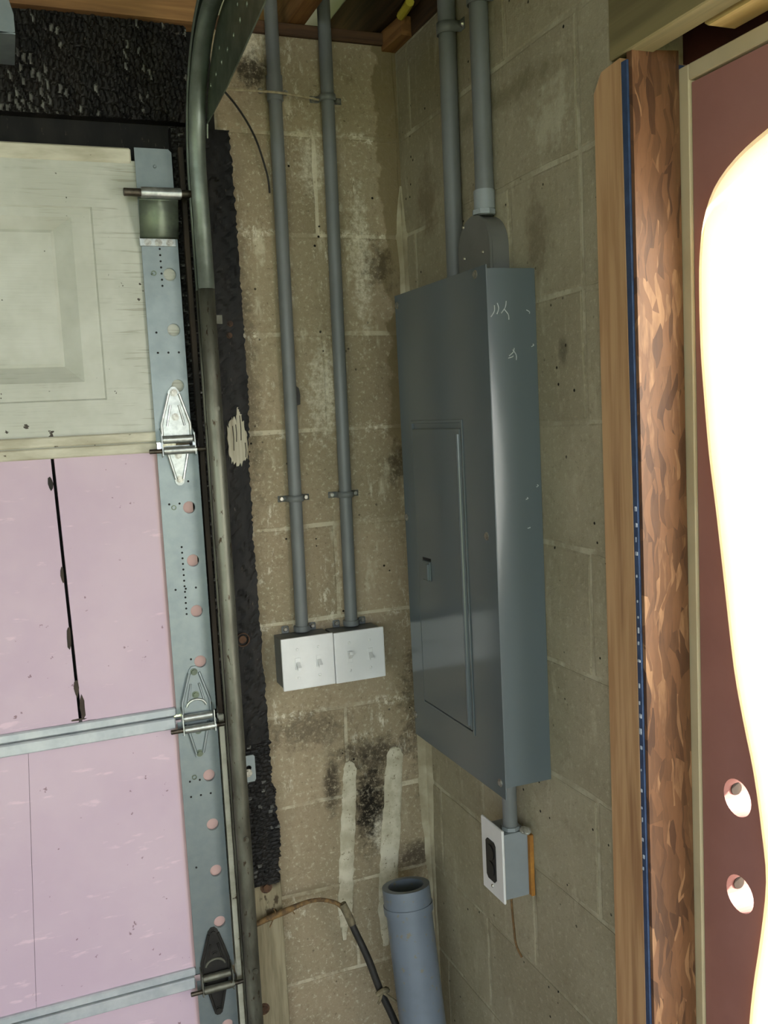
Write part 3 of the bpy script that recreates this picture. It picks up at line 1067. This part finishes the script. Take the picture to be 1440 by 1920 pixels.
def char_slab(x0, x1, z0, z1, y, step, cw, ch, amp, edge_amp, slant=0.0, thick=0.04, ash=0.0):
    """burnt timber face: alligator cracks as real relief"""
    nx, nz = int((x1 - x0) / step) + 1, int((z1 - z0) / step) + 1
    us = np.linspace(x0, x1, nx)
    vs2 = np.linspace(z0, z1, nz)
    rows = int((z1 - z0) / ch) + 3
    cols_ = int((x1 - x0) / cw) + 4
    hgt = rng.uniform(-1, 1, (rows + 40, cols_ + 40))
    offs = rng.uniform(0, 1, rows + 40)
    lowx = rng.uniform(-1, 1, (12, 40))
    bm = bmesh.new()
    grid = []
    lit_ash_tops = {}
    er = np.cumsum(rng.uniform(-1, 1, nz))
    er = er - np.linspace(er[0], er[-1], nz)
    er = er / (np.abs(er).max() + 1e-9)
    for j, v in enumerate(vs2):
        row = []
        for i, u in enumerate(us):
            vv = v - z0 + slant * (u - x0) + 0.25 * ch * math.sin(u * 61 + v * 23) + 0.2 * ch * math.sin(u * 140)
            r = vv / ch + 10
            ri = int(math.floor(r))
            fr = r - ri
            uu = (u - x0) / cw + offs[ri] + 0.18 * math.sin(v * 190 + ri) + 5
            ci = int(math.floor(uu))
            fc = uu - ci
            e = min(fr, 1 - fr) * ch
            e2 = min(fc, 1 - fc) * cw
            d = min(e, e2)
            g = min(d / (min(cw, ch) * 0.28), 1.0)
            big = 0.5 * math.sin(u * 17 + v * 9) + 0.5 * math.sin(v * 13 - u * 7)
            yy = y - amp * (0.35 + 0.65 * g) * (0.75 + 0.35 * hgt[ri % rows, ci % cols_]) + amp * 0.5 * big
            s = i / (nx - 1)
            xx = u + (edge_amp * er[j] + edge_amp * 0.35 * rng.uniform(-1, 1)) * s ** 6
            row.append(bm.verts.new((xx, yy, v)))
            lit_ash_tops[(j, i)] = g > 0.75 and hgt[ri % rows, ci % cols_] > 1 - 2 * ash * (max(0.0, min(1.0, 0.14 + max(0.0, min(1.0, (-0.62 - u) / 0.2)) * (1.1 - (v - z0) / (z1 - z0)))) if ash > 0.4 else 1.0)
        grid.append(row)
    for j in range(nz - 1):
        for i in range(nx - 1):
            fc_ = bm.faces.new((grid[j][i], grid[j][i + 1], grid[j + 1][i + 1], grid[j + 1][i]))
            if ash and lit_ash_tops[(j, i)]:
                fc_.material_index = 1  # ash grey on cell tops also paints in the light they catch
    loop = grid[0] + [grid[j][-1] for j in range(1, nz)] + grid[-1][::-1][1:] + [grid[j][0] for j in range(nz - 2, 0, -1)]
    back = [bm.verts.new((v.co.x, y + thick, v.co.z)) for v in loop]
    for k in range(len(loop)):
        bm.faces.new((loop[k], loop[(k + 1) % len(loop)], back[(k + 1) % len(loop)], back[k]))
    return bm


post = thing('jamb_post', (-0.43, -0.02, 0), 'burnt black door jamb post with pale unburnt foot', 'post')
obj('burnt_upper', char_slab(-0.466, -0.378, 1.00, 2.243, -0.036, 0.005, 0.030, 0.075, 0.0028, 0.006, 0.0, 0.0355), CHAR, post)
bl = obj('burnt_lower', char_slab(-0.466, -0.374, 0.69, 0.999, -0.036, 0.003, 0.012, 0.009, 0.004, 0.008, 0.2, 0.0355, 0.10), CHAR, post)
bl.data.materials.append(LIT_ASH)
bs = obj('burnt_edge', char_slab(-0.493, -0.467, 0.69, 2.243, -0.036, 0.003, 0.014, 0.008, 0.005, 0.001, 0.1, 0.0355, 0.3), CHAR, post)
bs.data.materials.append(LIT_ASH)
obj('unburnt_foot', box((-0.462, -0.034, 0.0), (-0.371, -0.0005, 0.705), 0.002), POSTWOOD, post)
pp = [(-0.423, 1.605), (-0.416, 1.592), (-0.402, 1.586), (-0.390, 1.592), (-0.3835, 1.612), (-0.3845, 1.65), (-0.390, 1.676), (-0.394, 1.697), (-0.3995, 1.699), (-0.4035, 1.672), (-0.408, 1.681), (-0.4165, 1.676), (-0.4225, 1.655)]
rag = [(x + rng.uniform(-.0018, .0018), z + rng.uniform(-.006, .006)) for x, z in smooth_poly(pp + [pp[0]], 5)[:-1]]
obj('bare_wood_patch', prism(rag, 'y', -0.0415, -0.032), BAREWOOD, post)
for x, z, l in ((-0.412, 1.64, 0.05), (-0.4055, 1.65, 0.035), (-0.396, 1.66, 0.05), (-0.3885, 1.615, 0.03)):
    obj('split_line', tube([(x, -0.0414, z - l / 2), (x + 0.0012, -0.0416, z), (x + 0.0004, -0.0414, z + l / 2)], 0.0009, 6), CHAR_BROWN, post)
for x, z in ((-0.404, 0.683), (-0.427, 0.413)):
    obj('lag_bolt', hexhead((x, -0.0335, z), (0, -1, 0), 0.009, 0.007), RUST, post)
for x, z in ((-0.405, 1.845), (-0.402, 1.868)):
    obj('nail_head', hexhead((x, -0.037, z), (0, -1, 0), 0.0042, 0.005), RUST, post)
obj('knot', ring_tube((-0.420, -0.0425, 1.226), (-0.420, -0.036, 1.226), 0.0145, 0.0125, 24), RUST, post)
obj('knot', cyl((-0.420, -0.041, 1.226), (-0.420, -0.036, 1.226), 0.008, 16), RUST, post)

hb = thing('burnt_header', (-1.7, -0.02, 2.25), 'burnt black header beam with cracked char above the garage door', 'beam')
cf = obj('char_face', char_slab(-0.95, -0.452, 2.252, 2.432, -0.034, 0.0026, 0.011, 0.022, 0.009, 0.003, 0.75, 0.04, 0.62), CHAR, hb)
cf.data.materials.append(LIT_ASH)
obj('beam_core', box((XL, -0.010, 2.08), (-0.40, 0.09, 2.432)), CHAR, hb)  # core added down behind the door top to block outside light
obj('beam_core', box((XL, -0.034, 2.252), (-0.951, -0.011, 2.432)), CHAR, hb)
bb_ = obj('ceiling_beam', prism([(-0.058, 2.4325), (0.09, 2.4325), (0.09, 2.60), (-0.058, 2.60)], 'x', XL, -0.428), BEAM)
tag(bb_, 'brown wooden beam running above the burnt header', 'beam')
fill = obj('wall_left_of_corner', box((XL - 0.0, 0.0901, 2.08), (-0.521, 0.20, ZR - 0.01)), WALL_A)
fill.name = 'trim_3'
tag(fill, 'wall filling above the garage door opening', 'wall filling', kind='structure')
w2 = obj('wall_garage_far', box((-5.2, 0.0, 0.0), (XL - 0.002, 0.2, ZR - 0.01)), WALL_A)
w2.name = 'wall_far'
tag(w2, 'block wall on the far side of the garage door', 'wall', kind='structure')
# stop strips between stile and track
ss = thing('door_stop_strip', (-0.482, -0.05, 0.0), 'thin door stop strip behind the track, white paint peeling below', 'door stop')
obj('scorched_strip', box((-0.4845, -0.060, 1.085), (-0.4745, -0.0425, 2.20), 0.0015), CHAR_BROWN, ss)
obj('white_strip', box((-0.4845, -0.062, 0.01), (-0.4735, -0.0425, 1.083), 0.0015), RAILWHITE, ss)
lg = obj('loose_bracket', prism([(-0.79, 2.325), (-0.765, 2.329), (-0.765, 2.357), (-0.772, 2.385), (-0.79, 2.40)], 'y', -0.20, -0.197), GALV)
join_b = box((-0.79, -0.2, 2.325), (-0.765, -0.06, 2.328), 0.0)
me = lg.data
tmp = NB()
tmp.from_mesh(me)
join(tmp, join_b)
for x, z in ((-0.775, 2.342), (-0.783, 2.362)):
    pass
tmp.to_mesh(me)
tmp.free()
tag(lg, 'small galvanised spring bracket at the top left edge', 'bracket')

# ================================================================== TRACK
tr = thing('door_track', (-0.465, -0.11, 0.0), 'galvanised roller track that runs up beside the door and curves overhead', 'door track')
TX, TY, TZ, TR_ = -0.463, -0.110, 2.130, 0.240
PROF = [(-0.012, 0.013), (-0.014, 0.019), (-0.006, 0.0215), (0.010, 0.0205), (0.0165, 0.014), (0.0175, 0.0), (0.0165, -0.012), (0.011, -0.0185), (0.003, -0.0212), (-0.006, -0.0205), (-0.0125, -0.0165), (-0.0148, -0.011), (-0.012, -0.007)]


def track_sweep(stations):
    bm = NB()
    prev = None
    for (c, nrm) in stations:
        ring = [bm.verts.new((TX + dx, c[0] + nrm[0] * dy, c[1] + nrm[1] * dy)) for dx, dy in PROF]
        if prev:
            for k in range(len(PROF) - 1):
                bm.faces.new((prev[k], prev[k + 1], ring[k + 1], ring[k]))
        prev = ring
    return bm


low = [((TY + 0.012 * (1 - z / 1.93), z), (1, 0)) for z in np.linspace(0.02, 1.93, 12)]
o = obj('vertical_track', track_sweep(low), GALV_OLD, tr, True)
md = o.modifiers.new('thickness', 'SOLIDIFY')
md.thickness = 0.002
cur = [((TY - 0.004, 1.925), (1, 0)), ((TY, TZ), (1, 0))]
for th in np.linspace(0, math.pi / 2, 22)[1:]:
    cur.append(((TY - TR_ + TR_ * math.cos(th), TZ + TR_ * math.sin(th)), (math.cos(th), math.sin(th))))
cur.append(((-1.6, TZ + TR_ + 0.10), (0, 1)))
o = obj('curved_track', track_sweep(cur), GALV_TRACK, tr, True)
md = o.modifiers.new('thickness', 'SOLIDIFY')
md.thickness = 0.002
# perforated brace plate under the curve
PXP = TX + 0.0195
arc = []
for th in np.linspace(0.30, math.pi / 2, 14):
    rr = TR_ - 0.010
    arc.append((TY - TR_ + rr * math.cos(th), TZ + rr * math.sin(th)))
outl = [(-0.128, 2.205), (-0.133, 2.221), (-0.318, 2.232), (-0.572, 2.262), (-1.55, 2.372), (-1.55, 2.445)] + arc[::-1]
holes = []
for s in np.linspace(0.06, 0.62, 13):
    y = -0.133 - s
    zlow = 2.222 + (s * 0.075 if s < 0.2 else 0.015 + (s - 0.2) * 0.11)
    holes.append(circle2(y, zlow + 0.045, 0.0045, 10))
    if s > 0.15 and int(s * 100) % 2:
        holes.append(circle2(y + 0.01, zlow + 0.072, 0.0035, 10))
ok = []
for h in holes:
    cy = sum(p[0] for p in h) / len(h)
    cz = sum(p[1] for p in h) / len(h)
    if math.hypot(cy - (TY - TR_), cz - TZ) < TR_ - 0.022 or cy < TY - TR_:
        ok.append(h)
o = obj('brace_plate', plate(outl, ok, 'x', PXP, PXP + 0.0025), GALV_DARK, tr)
bm = NB()
for h in ok:
    cy = sum(p[0] for p in h) / len(h)
    cz = sum(p[1] for p in h) / len(h)
    join(bm, ring_tube((PXP - 0.0015, cy, cz), (PXP + 0.0005, cy, cz), 0.0056, 0.0045, 10))
q = obj('hole_burr', bm, GALV_BRIGHT, o)
q['kind'] = 'stuff'
obj('flag_bracket', prism([(-0.040, 1.868), (-0.080, 1.868), (-0.098, 1.90), (-0.098, 2.22), (-0.040, 2.22)], 'x', PXP, PXP + 0.0022), GALV_DARK, tr)
obj('bracket_foot', box((PXP, -0.0400, 1.868), (PXP + 0.026, -0.0375, 1.885)), GALV_OLD, tr)
jb = obj('jamb_bracket', plate([(-0.437, 0.925), (-0.416, 0.925), (-0.413, 0.930), (-0.413, 0.978), (-0.416, 0.982), (-0.437, 0.982)], [circle2(-0.427, 0.955, 0.006, 12)], 'y', -0.047, -0.0445), GALV, tr)
obj('bracket_leg', box((-0.446, -0.100, 0.93), (-0.4435, -0.0445, 0.978)), GALV, jb)
obj('bracket_bolt', hexhead((-0.429, -0.047, 0.945), (0, -1, 0), 0.006, 0.005), SCREW, jb)
for z in (1.70, 0.84, 0.56):
    obj('track_bolt', hexhead((TX + 0.004, TY - 0.018, z), (0, -1, 0), 0.004, 0.002), GALV_OLD, tr)

# ================================================================== CONDUITS ON THE BACK WALL


def strap(parent, c, r, axis, w=0.013):
    """saddle strap round a pipe at c; axis 'y' = wall normal -y, 'x' = wall normal -x"""
    bm = NB()
    prof = [(-r - 0.020, 0.0), (-r - 0.003, 0.0)] + [(-(r + 0.002) * math.cos(a), (r * 1.0) + (r + 0.002) * math.sin(a)) for a in np.linspace(-0.25, math.pi + 0.25, 18)] + [(r + 0.003, 0.0), (r + 0.020, 0.0)]
    A, B = [], []
    for u, v in prof:
        v = max(v, 0.0) + 0.0008
        for lst, dz in ((A, -w / 2), (B, w / 2)):
            p = (c[0] + u, -v, c[2] + dz) if axis == 'y' else (-v, c[1] + u, c[2] + dz)
            lst.append(bm.verts.new(p))
    for i in range(len(A) - 1):
        bm.faces.new((A[i], A[i + 1], B[i + 1], B[i]))
    s = obj('strap', bm, PVC, parent, True)
    md = s.modifiers.new('thickness', 'SOLIDIFY')
    md.thickness = 0.0018
    md.offset = 0.0
    for sg_ in (-1, 1):
        if axis == 'y':
            obj('screw', panhead((c[0] + sg_ * (r + 0.0125), -0.0012, c[2]), (0, -1, 0), 0.0062, 0.0042), SCREW, s)
        else:
            obj('screw', panhead((-0.0012, c[1] + sg_ * (r + 0.0125), c[2]), (-1, 0, 0), 0.0062, 0.0042), SCREW, s)
    return s


def conduit_A(x0, x1, zb, label, bell):
    t = thing('conduit', (x1, -0.017, zb), label, 'conduit', 'conduits above the switch boxes')
    r = 0.0137
    zt = 2.60
    xt = x0
    def X(z):
        return x1 + (x0 - x1) * (z - 1.232) / (2.505 - 1.232)
    yy = -r - 0.0015
    obj('pipe', cyl((X(zb), yy, zb), (X(zt), yy, zt), r, 24), PVC, t, True)
    if bell:
        obj('coupling', cyl((X(2.312), yy, 2.312), (X(2.362), yy, 2.362), r + 0.0028, 24, bev=0.001), PVC, t, True)
    else:
        strap(t, (X(2.326), 0, 2.326), r + 0.0006, 'y')
    strap(t, (X(1.506), 0, 1.506), r + 0.0006, 'y')
    obj('box_adapter', cyl((X(zb), yy, zb + 0.0), (X(zb), yy, zb + 0.012), r + 0.004, 24, bev=0.001), PVC, t, True)
    return t


CA1 = conduit_A(-0.272, -0.285, 1.2215, 'grey conduit with a bell coupling, left of the pair above the switch boxes', True)
CA2 = conduit_A(-0.160, -0.173, 1.2195, 'grey conduit rising to a strap, nearer the corner above the switch boxes', False)
for x in (-0.300, -0.247):
    obj('coupling_screw', panhead((x, -0.001, 2.335), (0, -1, 0), 0.006, 0.004), SCREW, CA1)

obj('broken_clip', prism([(-0.268, 1.742), (-0.2615, 1.736), (-0.259, 1.722), (-0.260, 1.702), (-0.268, 1.700)], 'y', -0.018, -0.001), GREASY, CA1)
# switch boxes


def switch_box(x0, x1, z0, z1, label, levers):
    t = thing('switch_box', ((x0 + x1) / 2, -0.03, z0), label, 'switch box', 'switch boxes side by side on the wall')
    obj('box', box((x0 + 0.003, -0.062, z0 + 0.003), (x1 - 0.003, -0.0015, z1 - 0.003), 0.003, seg=2), PVC, t)
    p = obj('cover_plate', box((x0, -0.069, z0), (x1, -0.0625, z1), 0.003, seg=2), PLATE, t)
    zc = (z0 + z1) / 2
    for i, upv in enumerate(levers):
        xc = (x0 + x1) / 2 + (-0.023 if i == 0 else 0.023)
        obj('switch_surround', box((xc - 0.0060, -0.0702, zc - 0.0125), (xc + 0.0060, -0.0688, zc + 0.0125), 0.0005), PLATE, p)
        dz = 0.006 if upv else -0.006
        a = 0.012 if upv else -0.012
        bm = prism([(-0.0695, zc - 0.0045), (-0.0695, zc + 0.0045), (-0.0815, zc + a * 0.8 + 0.003), (-0.0815, zc + a * 0.8 - 0.003)], 'x', xc - 0.0038, xc + 0.0038)
        obj('toggle', bm, PLATE, p)
        for s in (-1, 1):
            obj('plate_screw', panhead((xc, -0.0690, zc + s * 0.030), (0, -1, 0), 0.0032, 0.0012), PLATE, p)
    for s in (0.25, 0.78):
        e = obj('mounting_ear', box((x0 + (x1 - x0) * s - 0.008, -0.006, z1 - 0.004), (x0 + (x1 - x0) * s + 0.008, -0.0012, z1 + 0.013), 0.002), PVC, t)
        obj('screw', panhead((x0 + (x1 - x0) * s, -0.006, z1 + 0.006), (0, -1, 0), 0.0055, 0.0035), SCREW, e)
    return t


switch_box(-0.3475, -0.2335, 1.111, 1.2215, 'white double switch plate on a grey box, the one nearer the garage door', (False, False))
switch_box(-0.2325, -0.1190, 1.110, 1.2195, 'white double switch plate on a grey box, the one nearer the corner', (True, False))

# ================================================================== BREAKER PANEL
bp = thing('breaker_panel', (-0.05, -0.36, 1.02), 'tall grey steel breaker panel with a small hinged door', 'breaker panel')


def side_y(x, z):
    """the sheet steel side is slightly bowed: it leans in towards the cover at mid height"""
    amp_ = 0.0016 + 0.0082 * math.exp(-((z - 1.57) / 0.26) ** 2)
    return -0.540 + amp_ * max(0.0, (-x - 0.012) / 0.0865) ** 1.25


bm = box((-0.0985, -0.5275, 1.023), (-0.0008, -0.192, 1.901))
xs_ = np.linspace(-0.0985, -0.0008, 12)
zs_ = np.linspace(1.023, 1.901, 24)
grid_ = [[bm.verts.new((x, side_y(x, z), z)) for x in xs_] for z in zs_]
for j in range(len(zs_) - 1):
    for i in range(len(xs_) - 1):
        bm.faces.new((grid_[j][i], grid_[j][i + 1], grid_[j + 1][i + 1], grid_[j + 1][i]))
for row in (grid_[0], grid_[-1]):
    back = [bm.verts.new((v.co.x, -0.5276, v.co.z)) for v in row]
    for i in range(len(row) - 1):
        bm.faces.new((row[i], row[i + 1], back[i + 1], back[i]))
for i_ in (0, -1):
    colv = [r_[i_] for r_ in grid_]
    back = [bm.verts.new((v.co.x, -0.5276, v.co.z)) for v in colv]
    for i in range(len(colv) - 1):
        bm.faces.new((colv[i], colv[i + 1], back[i + 1], back[i]))
cab = obj('cabinet', bm, PANELPAINT, bp, True)
cy0, cy1, cz0, cz1 = -0.5575, -0.176, 1.0115, 1.9035
dy0, dy1, dz0, dz1 = -0.447, -0.236, 1.098, 1.652
cov = plate([(cy0, cz0), (cy1, cz0), (cy1, cz1), (cy0, cz1)], [[(dy0, dz0), (dy1, dz0), (dy1, dz1), (dy0, dz1)]], 'x', -0.1010, -0.0992)
co = obj('cover', cov, PANELPAINT, bp)
# raised lip round the hatch opening
bm = NB()
for lo, hi in (((-0.1035, dy0 - 0.006, dz0 - 0.006), (-0.1010, dy0, dz1 + 0.006)), ((-0.1035, dy1, dz0 - 0.006), (-0.1010, dy1 + 0.004, dz1 + 0.006)),
               ((-0.1035, dy0, dz1), (-0.1010, dy1, dz1 + 0.006)), ((-0.1035, dy0, dz0 - 0.006), (-0.1010, dy1, dz0))):
    box(lo, hi, 0.0008, bm)
obj('hatch_lip', bm, PANELPAINT, co)
hd = obj('hatch_door', box((-0.1042, dy0 + 0.003, dz0 + 0.002), (-0.0995, dy1 - 0.002, dz1 - 0.010), 0.0014), PANELPAINT, bp)
obj('hinge_barrel', cyl((-0.1040, dy0 + 0.010, dz0 + 0.01), (-0.1040, dy0 + 0.010, dz1 - 0.02), 0.0042, 12), PANELPAINT, hd, True)
obj('latch', box((-0.1075, -0.300, 1.350), (-0.1040, -0.264, 1.388), 0.0012), PANELPAINT, hd)
obj('latch_thumb', box((-0.1125, -0.300, 1.352), (-0.1070, -0.292, 1.384), 0.0015), PANELPAINT, hd)
obj('latch_slot_shade', box((-0.1046, -0.300, 1.3885), (-0.1040, -0.262, 1.394), 0.0), SHADOWGAP, hd)  # dark strip painted as the shade of the slot
for y, z in ((-0.187, 1.884), (-0.521, 1.893), (-0.184, 1.464), (-0.526, 1.461), (-0.182, 1.054), (-0.540, 1.036)):
    obj('cover_screw', hexhead((-0.1010, y, z), (-1, 0, 0), 0.0048, 0.003), SCREW, co)
# paint scratches on the side of the cabinet
for (x, z, ln, ang) in ((-0.080, 1.832, 0.020, 1.2), (-0.072, 1.836, 0.018, 1.5), (-0.060, 1.838, 0.022, 1.1), (-0.055, 1.826, 0.018, 2.0), (-0.048, 1.765, 0.016, 0.9), (-0.043, 1.760, 0.018, 1.9), (-0.05, 1.757, 0.01, 0.4), (-0.016, 1.83, 0.008, 2.3), (-0.010, 1.775, 0.005, 1.0), (-0.03, 1.52, 0.004, 1.0), (-0.028, 1.47, 0.004, 0.4), (-0.01, 1.54, 0.004, 1.3)):
    ys_ = side_y(x, z) - 0.0002
    p0 = Vector((x - ln / 2 * math.cos(ang), ys_, z - ln / 2 * math.sin(ang)))
    p1 = Vector((x + ln / 2 * math.cos(ang), ys_, z + ln / 2 * math.sin(ang)))
    md_ = (p0 + p1) / 2 + Vector((0.003, 0, 0))
    obj('paint_scratch', tube([p0, md_, p1], 0.0008, 6, 4), SCRATCH, cab)

# arched conduit hub on top of the panel
AY, AZ, AR = -0.4005, 1.953, 0.058
arch = [(AY - AR, 1.904), (AY - AR, AZ)] + [(AY - AR * math.cos(a), AZ + AR * math.sin(a)) for a in np.linspace(0, math.pi, 26)[1:-1]] + [(AY + AR, AZ), (AY + AR, 1.904)]
hub = thing('conduit_hub', (-0.02, AY, 1.904), 'arched grey hub fitting on top of the breaker panel', 'hub fitting')
obj('body', prism(arch, 'x', -0.033, -0.0012), PANELHUB, hub)
arch2 = [(AY + (y - AY) * 1.0, z) for y, z in arch]
obj('lid', prism([(AY + (y - AY) * 1.03, z + (0.002 if z > 1.92 else 0)) for y, z in arch], 'x', -0.0395, -0.0345), PANELHUB, hub)
for y, z in ((-0.365, 2.0), (-0.435, 1.945), (-0.365, 1.945)):
    obj('lid_screw', panhead((-0.0395, y, z), (-1, 0, 0), 0.0035, 0.002), SCREW, hub)

# conduits on the panel wall
CR = 0.0165
cb = thing('conduit', (-0.018, -0.28, 1.90), 'grey conduit entering the panel top, the one nearer the wall corner', 'conduit', 'conduits above the breaker panel')
obj('pipe', cyl((-CR - 0.0012, -0.281, 1.900), (-CR - 0.0012, -0.292, 2.60), CR, 24), PVC, cb, True)
strap(cb, (0, -0.306 + 0.017, 2.372), CR + 0.0006, 'x', 0.02)
cc = thing('conduit', (-0.018, -0.41, 2.0), 'grey conduit with a pale adapter dropping into the arched hub', 'conduit', 'conduits above the breaker panel')
obj('pipe', cyl((-CR - 0.0012, -0.409, 2.012), (-CR - 0.0012, -0.414, 2.60), CR, 24), PVC, cc, True)
ad = obj('adapter', cyl((-CR - 0.0022, -0.409, 2.022), (-CR - 0.0022, -0.409, 2.056), CR + 0.0022, 24, bev=0.001), PVC_LIGHT, cc, True)
obj('locknut', cyl((-CR - 0.0042, -0.409, 2.013), (-CR - 0.0042, -0.409, 2.0215), CR + 0.0045, 8), PVC_LIGHT, cc)
strap(cc, (0, -0.412, 2.376), CR + 0.0006, 'x', 0.02)

# outlet below the panel
ol = thing('outlet_box', (-0.03, -0.43, 0.77), 'grey outlet box with white plate and black receptacle under the panel', 'outlet')
obj('spacer_board', box((-0.0085, -0.472, 0.775), (-0.0008, -0.400, 0.893), 0.001), ORANGE, ol)
obj('box', box((-0.060, -0.4645, 0.776), (-0.0088, -0.400, 0.9010), 0.003, seg=2), PVC_LIGHT, ol)
opl = obj('cover_plate', box((-0.0655, -0.471, 0.772), (-0.0605, -0.3885, 0.9125), 0.0016), PLATE, ol)
rec = prism([(-0.4445, 0.806), (-0.4385, 0.800), (-0.4145, 0.800), (-0.4085, 0.806), (-0.4085, 0.872), (-0.4145, 0.878), (-0.4385, 0.878), (-0.4445, 0.872)], 'x', -0.0675, -0.065)
ro = obj('receptacle', rec, BLACKPL, opl)
for z in (0.855, 0.823):
    obj('receptacle_face', cyl((-0.0677, -0.4265, z), (-0.0690, -0.4265, z), 0.0145, 20, bev=0.0004), BLACKPL, opl)
obj('plate_screw', panhead((-0.0655, -0.4265, 0.789), (-1, 0, 0), 0.0035, 0.002), SCREW, opl)
nip = thing('conduit', (-0.03, -0.437, 0.90), 'short grey conduit stub between the outlet box and the panel bottom', 'conduit')
obj('pipe', cyl((-0.034, -0.446, 0.9012), (-0.034, -0.446, 1.0225), 0.0137, 20), PVC, nip, True)
obj('locknut', cyl((-0.034, -0.446, 0.9015), (-0.034, -0.446, 0.9085), 0.0175, 8), PVC_LIGHT, nip)
for y, z in ((-0.470, 0.905), (-0.482, 0.908)):
    obj('ground_screw', hexhead((-0.02, y, z), (-0.3, -0.6, 0.5), 0.005, 0.005), SCREW, nip)
hw = obj('hanging_wire', tube([(-0.030, -0.432, 0.776), (-0.030, -0.433, 0.74), (-0.029, -0.436, 0.70), (-0.028, -0.440, 0.67), (-0.022, -0.449, 0.648)], 0.0022, 8, 5), COPPER, None, True)
tag(hw, 'thin tan wire hanging below the outlet box', 'wire')

# ================================================================== FLOOR PIPE, CABLE, HOSE, TWINE
Pt, Pb = Vector((-0.1205, -0.135, 0.622)), Vector((-0.110, -0.235, 0.0))
fp = thing('riser_pipe', Pb, 'thick blue grey plastic pipe standing in the corner with an open collar', 'pipe')
dv = (Pt - Pb).normalized()
obj('pipe', ring_tube(Pb, Pt, 0.0495, 0.0455, 36), PVC_BLUE, fp, True)
bm = ring_tube(Pt - dv * 0.012, Pt + dv * 0.004, 0.0535, 0.046, 36)
join(bm, ring_tube(Pt + dv * 0.004, Pt + dv * 0.042, 0.0515, 0.0385, 36))
obj('collar', bm, PVC_BLUE, fp, True)
obj('bore_shade_disc', cyl(Pt - dv * 0.12, Pt - dv * 0.115, 0.0450, 30), SHADOWGAP, fp)  # dark disc paints in the shade down the open pipe

cablepts = [(-0.452, -0.050, 0.612), (-0.437, -0.053, 0.616), (-0.412, -0.055, 0.624), (-0.375, -0.058, 0.632), (-0.342, -0.062, 0.641), (-0.318, -0.066, 0.646), (-0.292, -0.072, 0.645), (-0.262, -0.08, 0.633), (-0.245, -0.086, 0.612)]
gc = thing('ground_cable', (-0.35, -0.06, 0.0), 'frayed tan cable arching from the jamb post to the black hose', 'cable')
obj('cable', tube(cablepts, 0.005, 10, 6, rads=[0.005, 0.0052, 0.0065, 0.0075, 0.0055, 0.0046, 0.0045, 0.0046, 0.005]), CABLE, gc, True)
for p, q_ in (((-0.392, -0.063, 0.634), (-0.398, -0.066, 0.648)), ((-0.40, -0.06, 0.622), (-0.409, -0.064, 0.609)), ((-0.36, -0.066, 0.64), (-0.355, -0.07, 0.628))):
    obj('frayed_strand', tube([p, q_], 0.0013, 6), CABLE, gc)
hs_ = thing('black_hose', (-0.15, -0.13, 0.0), 'black hose leaning to the floor with a cloth tie', 'hose')
obj('hose', tube([(-0.248, -0.085, 0.622), (-0.232, -0.092, 0.575), (-0.207, -0.102, 0.505), (-0.186, -0.112, 0.430), (-0.155, -0.122, 0.34), (-0.11, -0.30, 0.03)][:5] + [(-0.115, -0.130, 0.18), (-0.075, -0.135, 0.012)], 0.008, 12, 6, rads=[0.006, 0.0075, 0.008, 0.008, 0.008, 0.008, 0.008]), HOSE, hs_, True)
obj('frayed_end', tube([(-0.252, -0.083, 0.632), (-0.242, -0.088, 0.606), (-0.235, -0.091, 0.585)], 0.0085, 10, 4), TIE, hs_, True)
obj('cloth_tie', tube([(-0.1985, -0.124, 0.432), (-0.186, -0.128, 0.440), (-0.174, -0.122, 0.434), (-0.172, -0.108, 0.428)], 0.006, 8, 4), TIE, hs_, True)
obj('tie_tail', tube([(-0.186, -0.127, 0.436), (-0.172, -0.135, 0.424), (-0.160, -0.137, 0.412)], 0.0032, 8, 4), TIE, hs_, True)
obj('tie_tail', tube([(-0.188, -0.127, 0.436), (-0.196, -0.133, 0.424), (-0.201, -0.134, 0.418)], 0.003, 8, 4), TIE, hs_, True)

tw = obj('twine', tube([(-0.385, -0.030, 2.323), (-0.33, -0.031, 2.324), (-0.272, -0.032, 2.324), (-0.22, -0.030, 2.321), (-0.183, -0.020, 2.320)], 0.0024, 6, 4), TWINE, None, True)
tag(tw, 'pale twine stretched from the track to the second conduit', 'twine')
dw = obj('loose_wire', tube([(-0.383, -0.032, 2.320), (-0.362, -0.032, 2.296), (-0.340, -0.030, 2.265), (-0.323, -0.028, 2.232), (-0.310, -0.024, 2.195), (-0.3005, -0.020, 2.160), (-0.2965, -0.012, 2.132)], 0.0021, 8, 5), GREASY, None, True)
tag(dw, 'thin dark wire drooping from the track to the left conduit', 'wire')
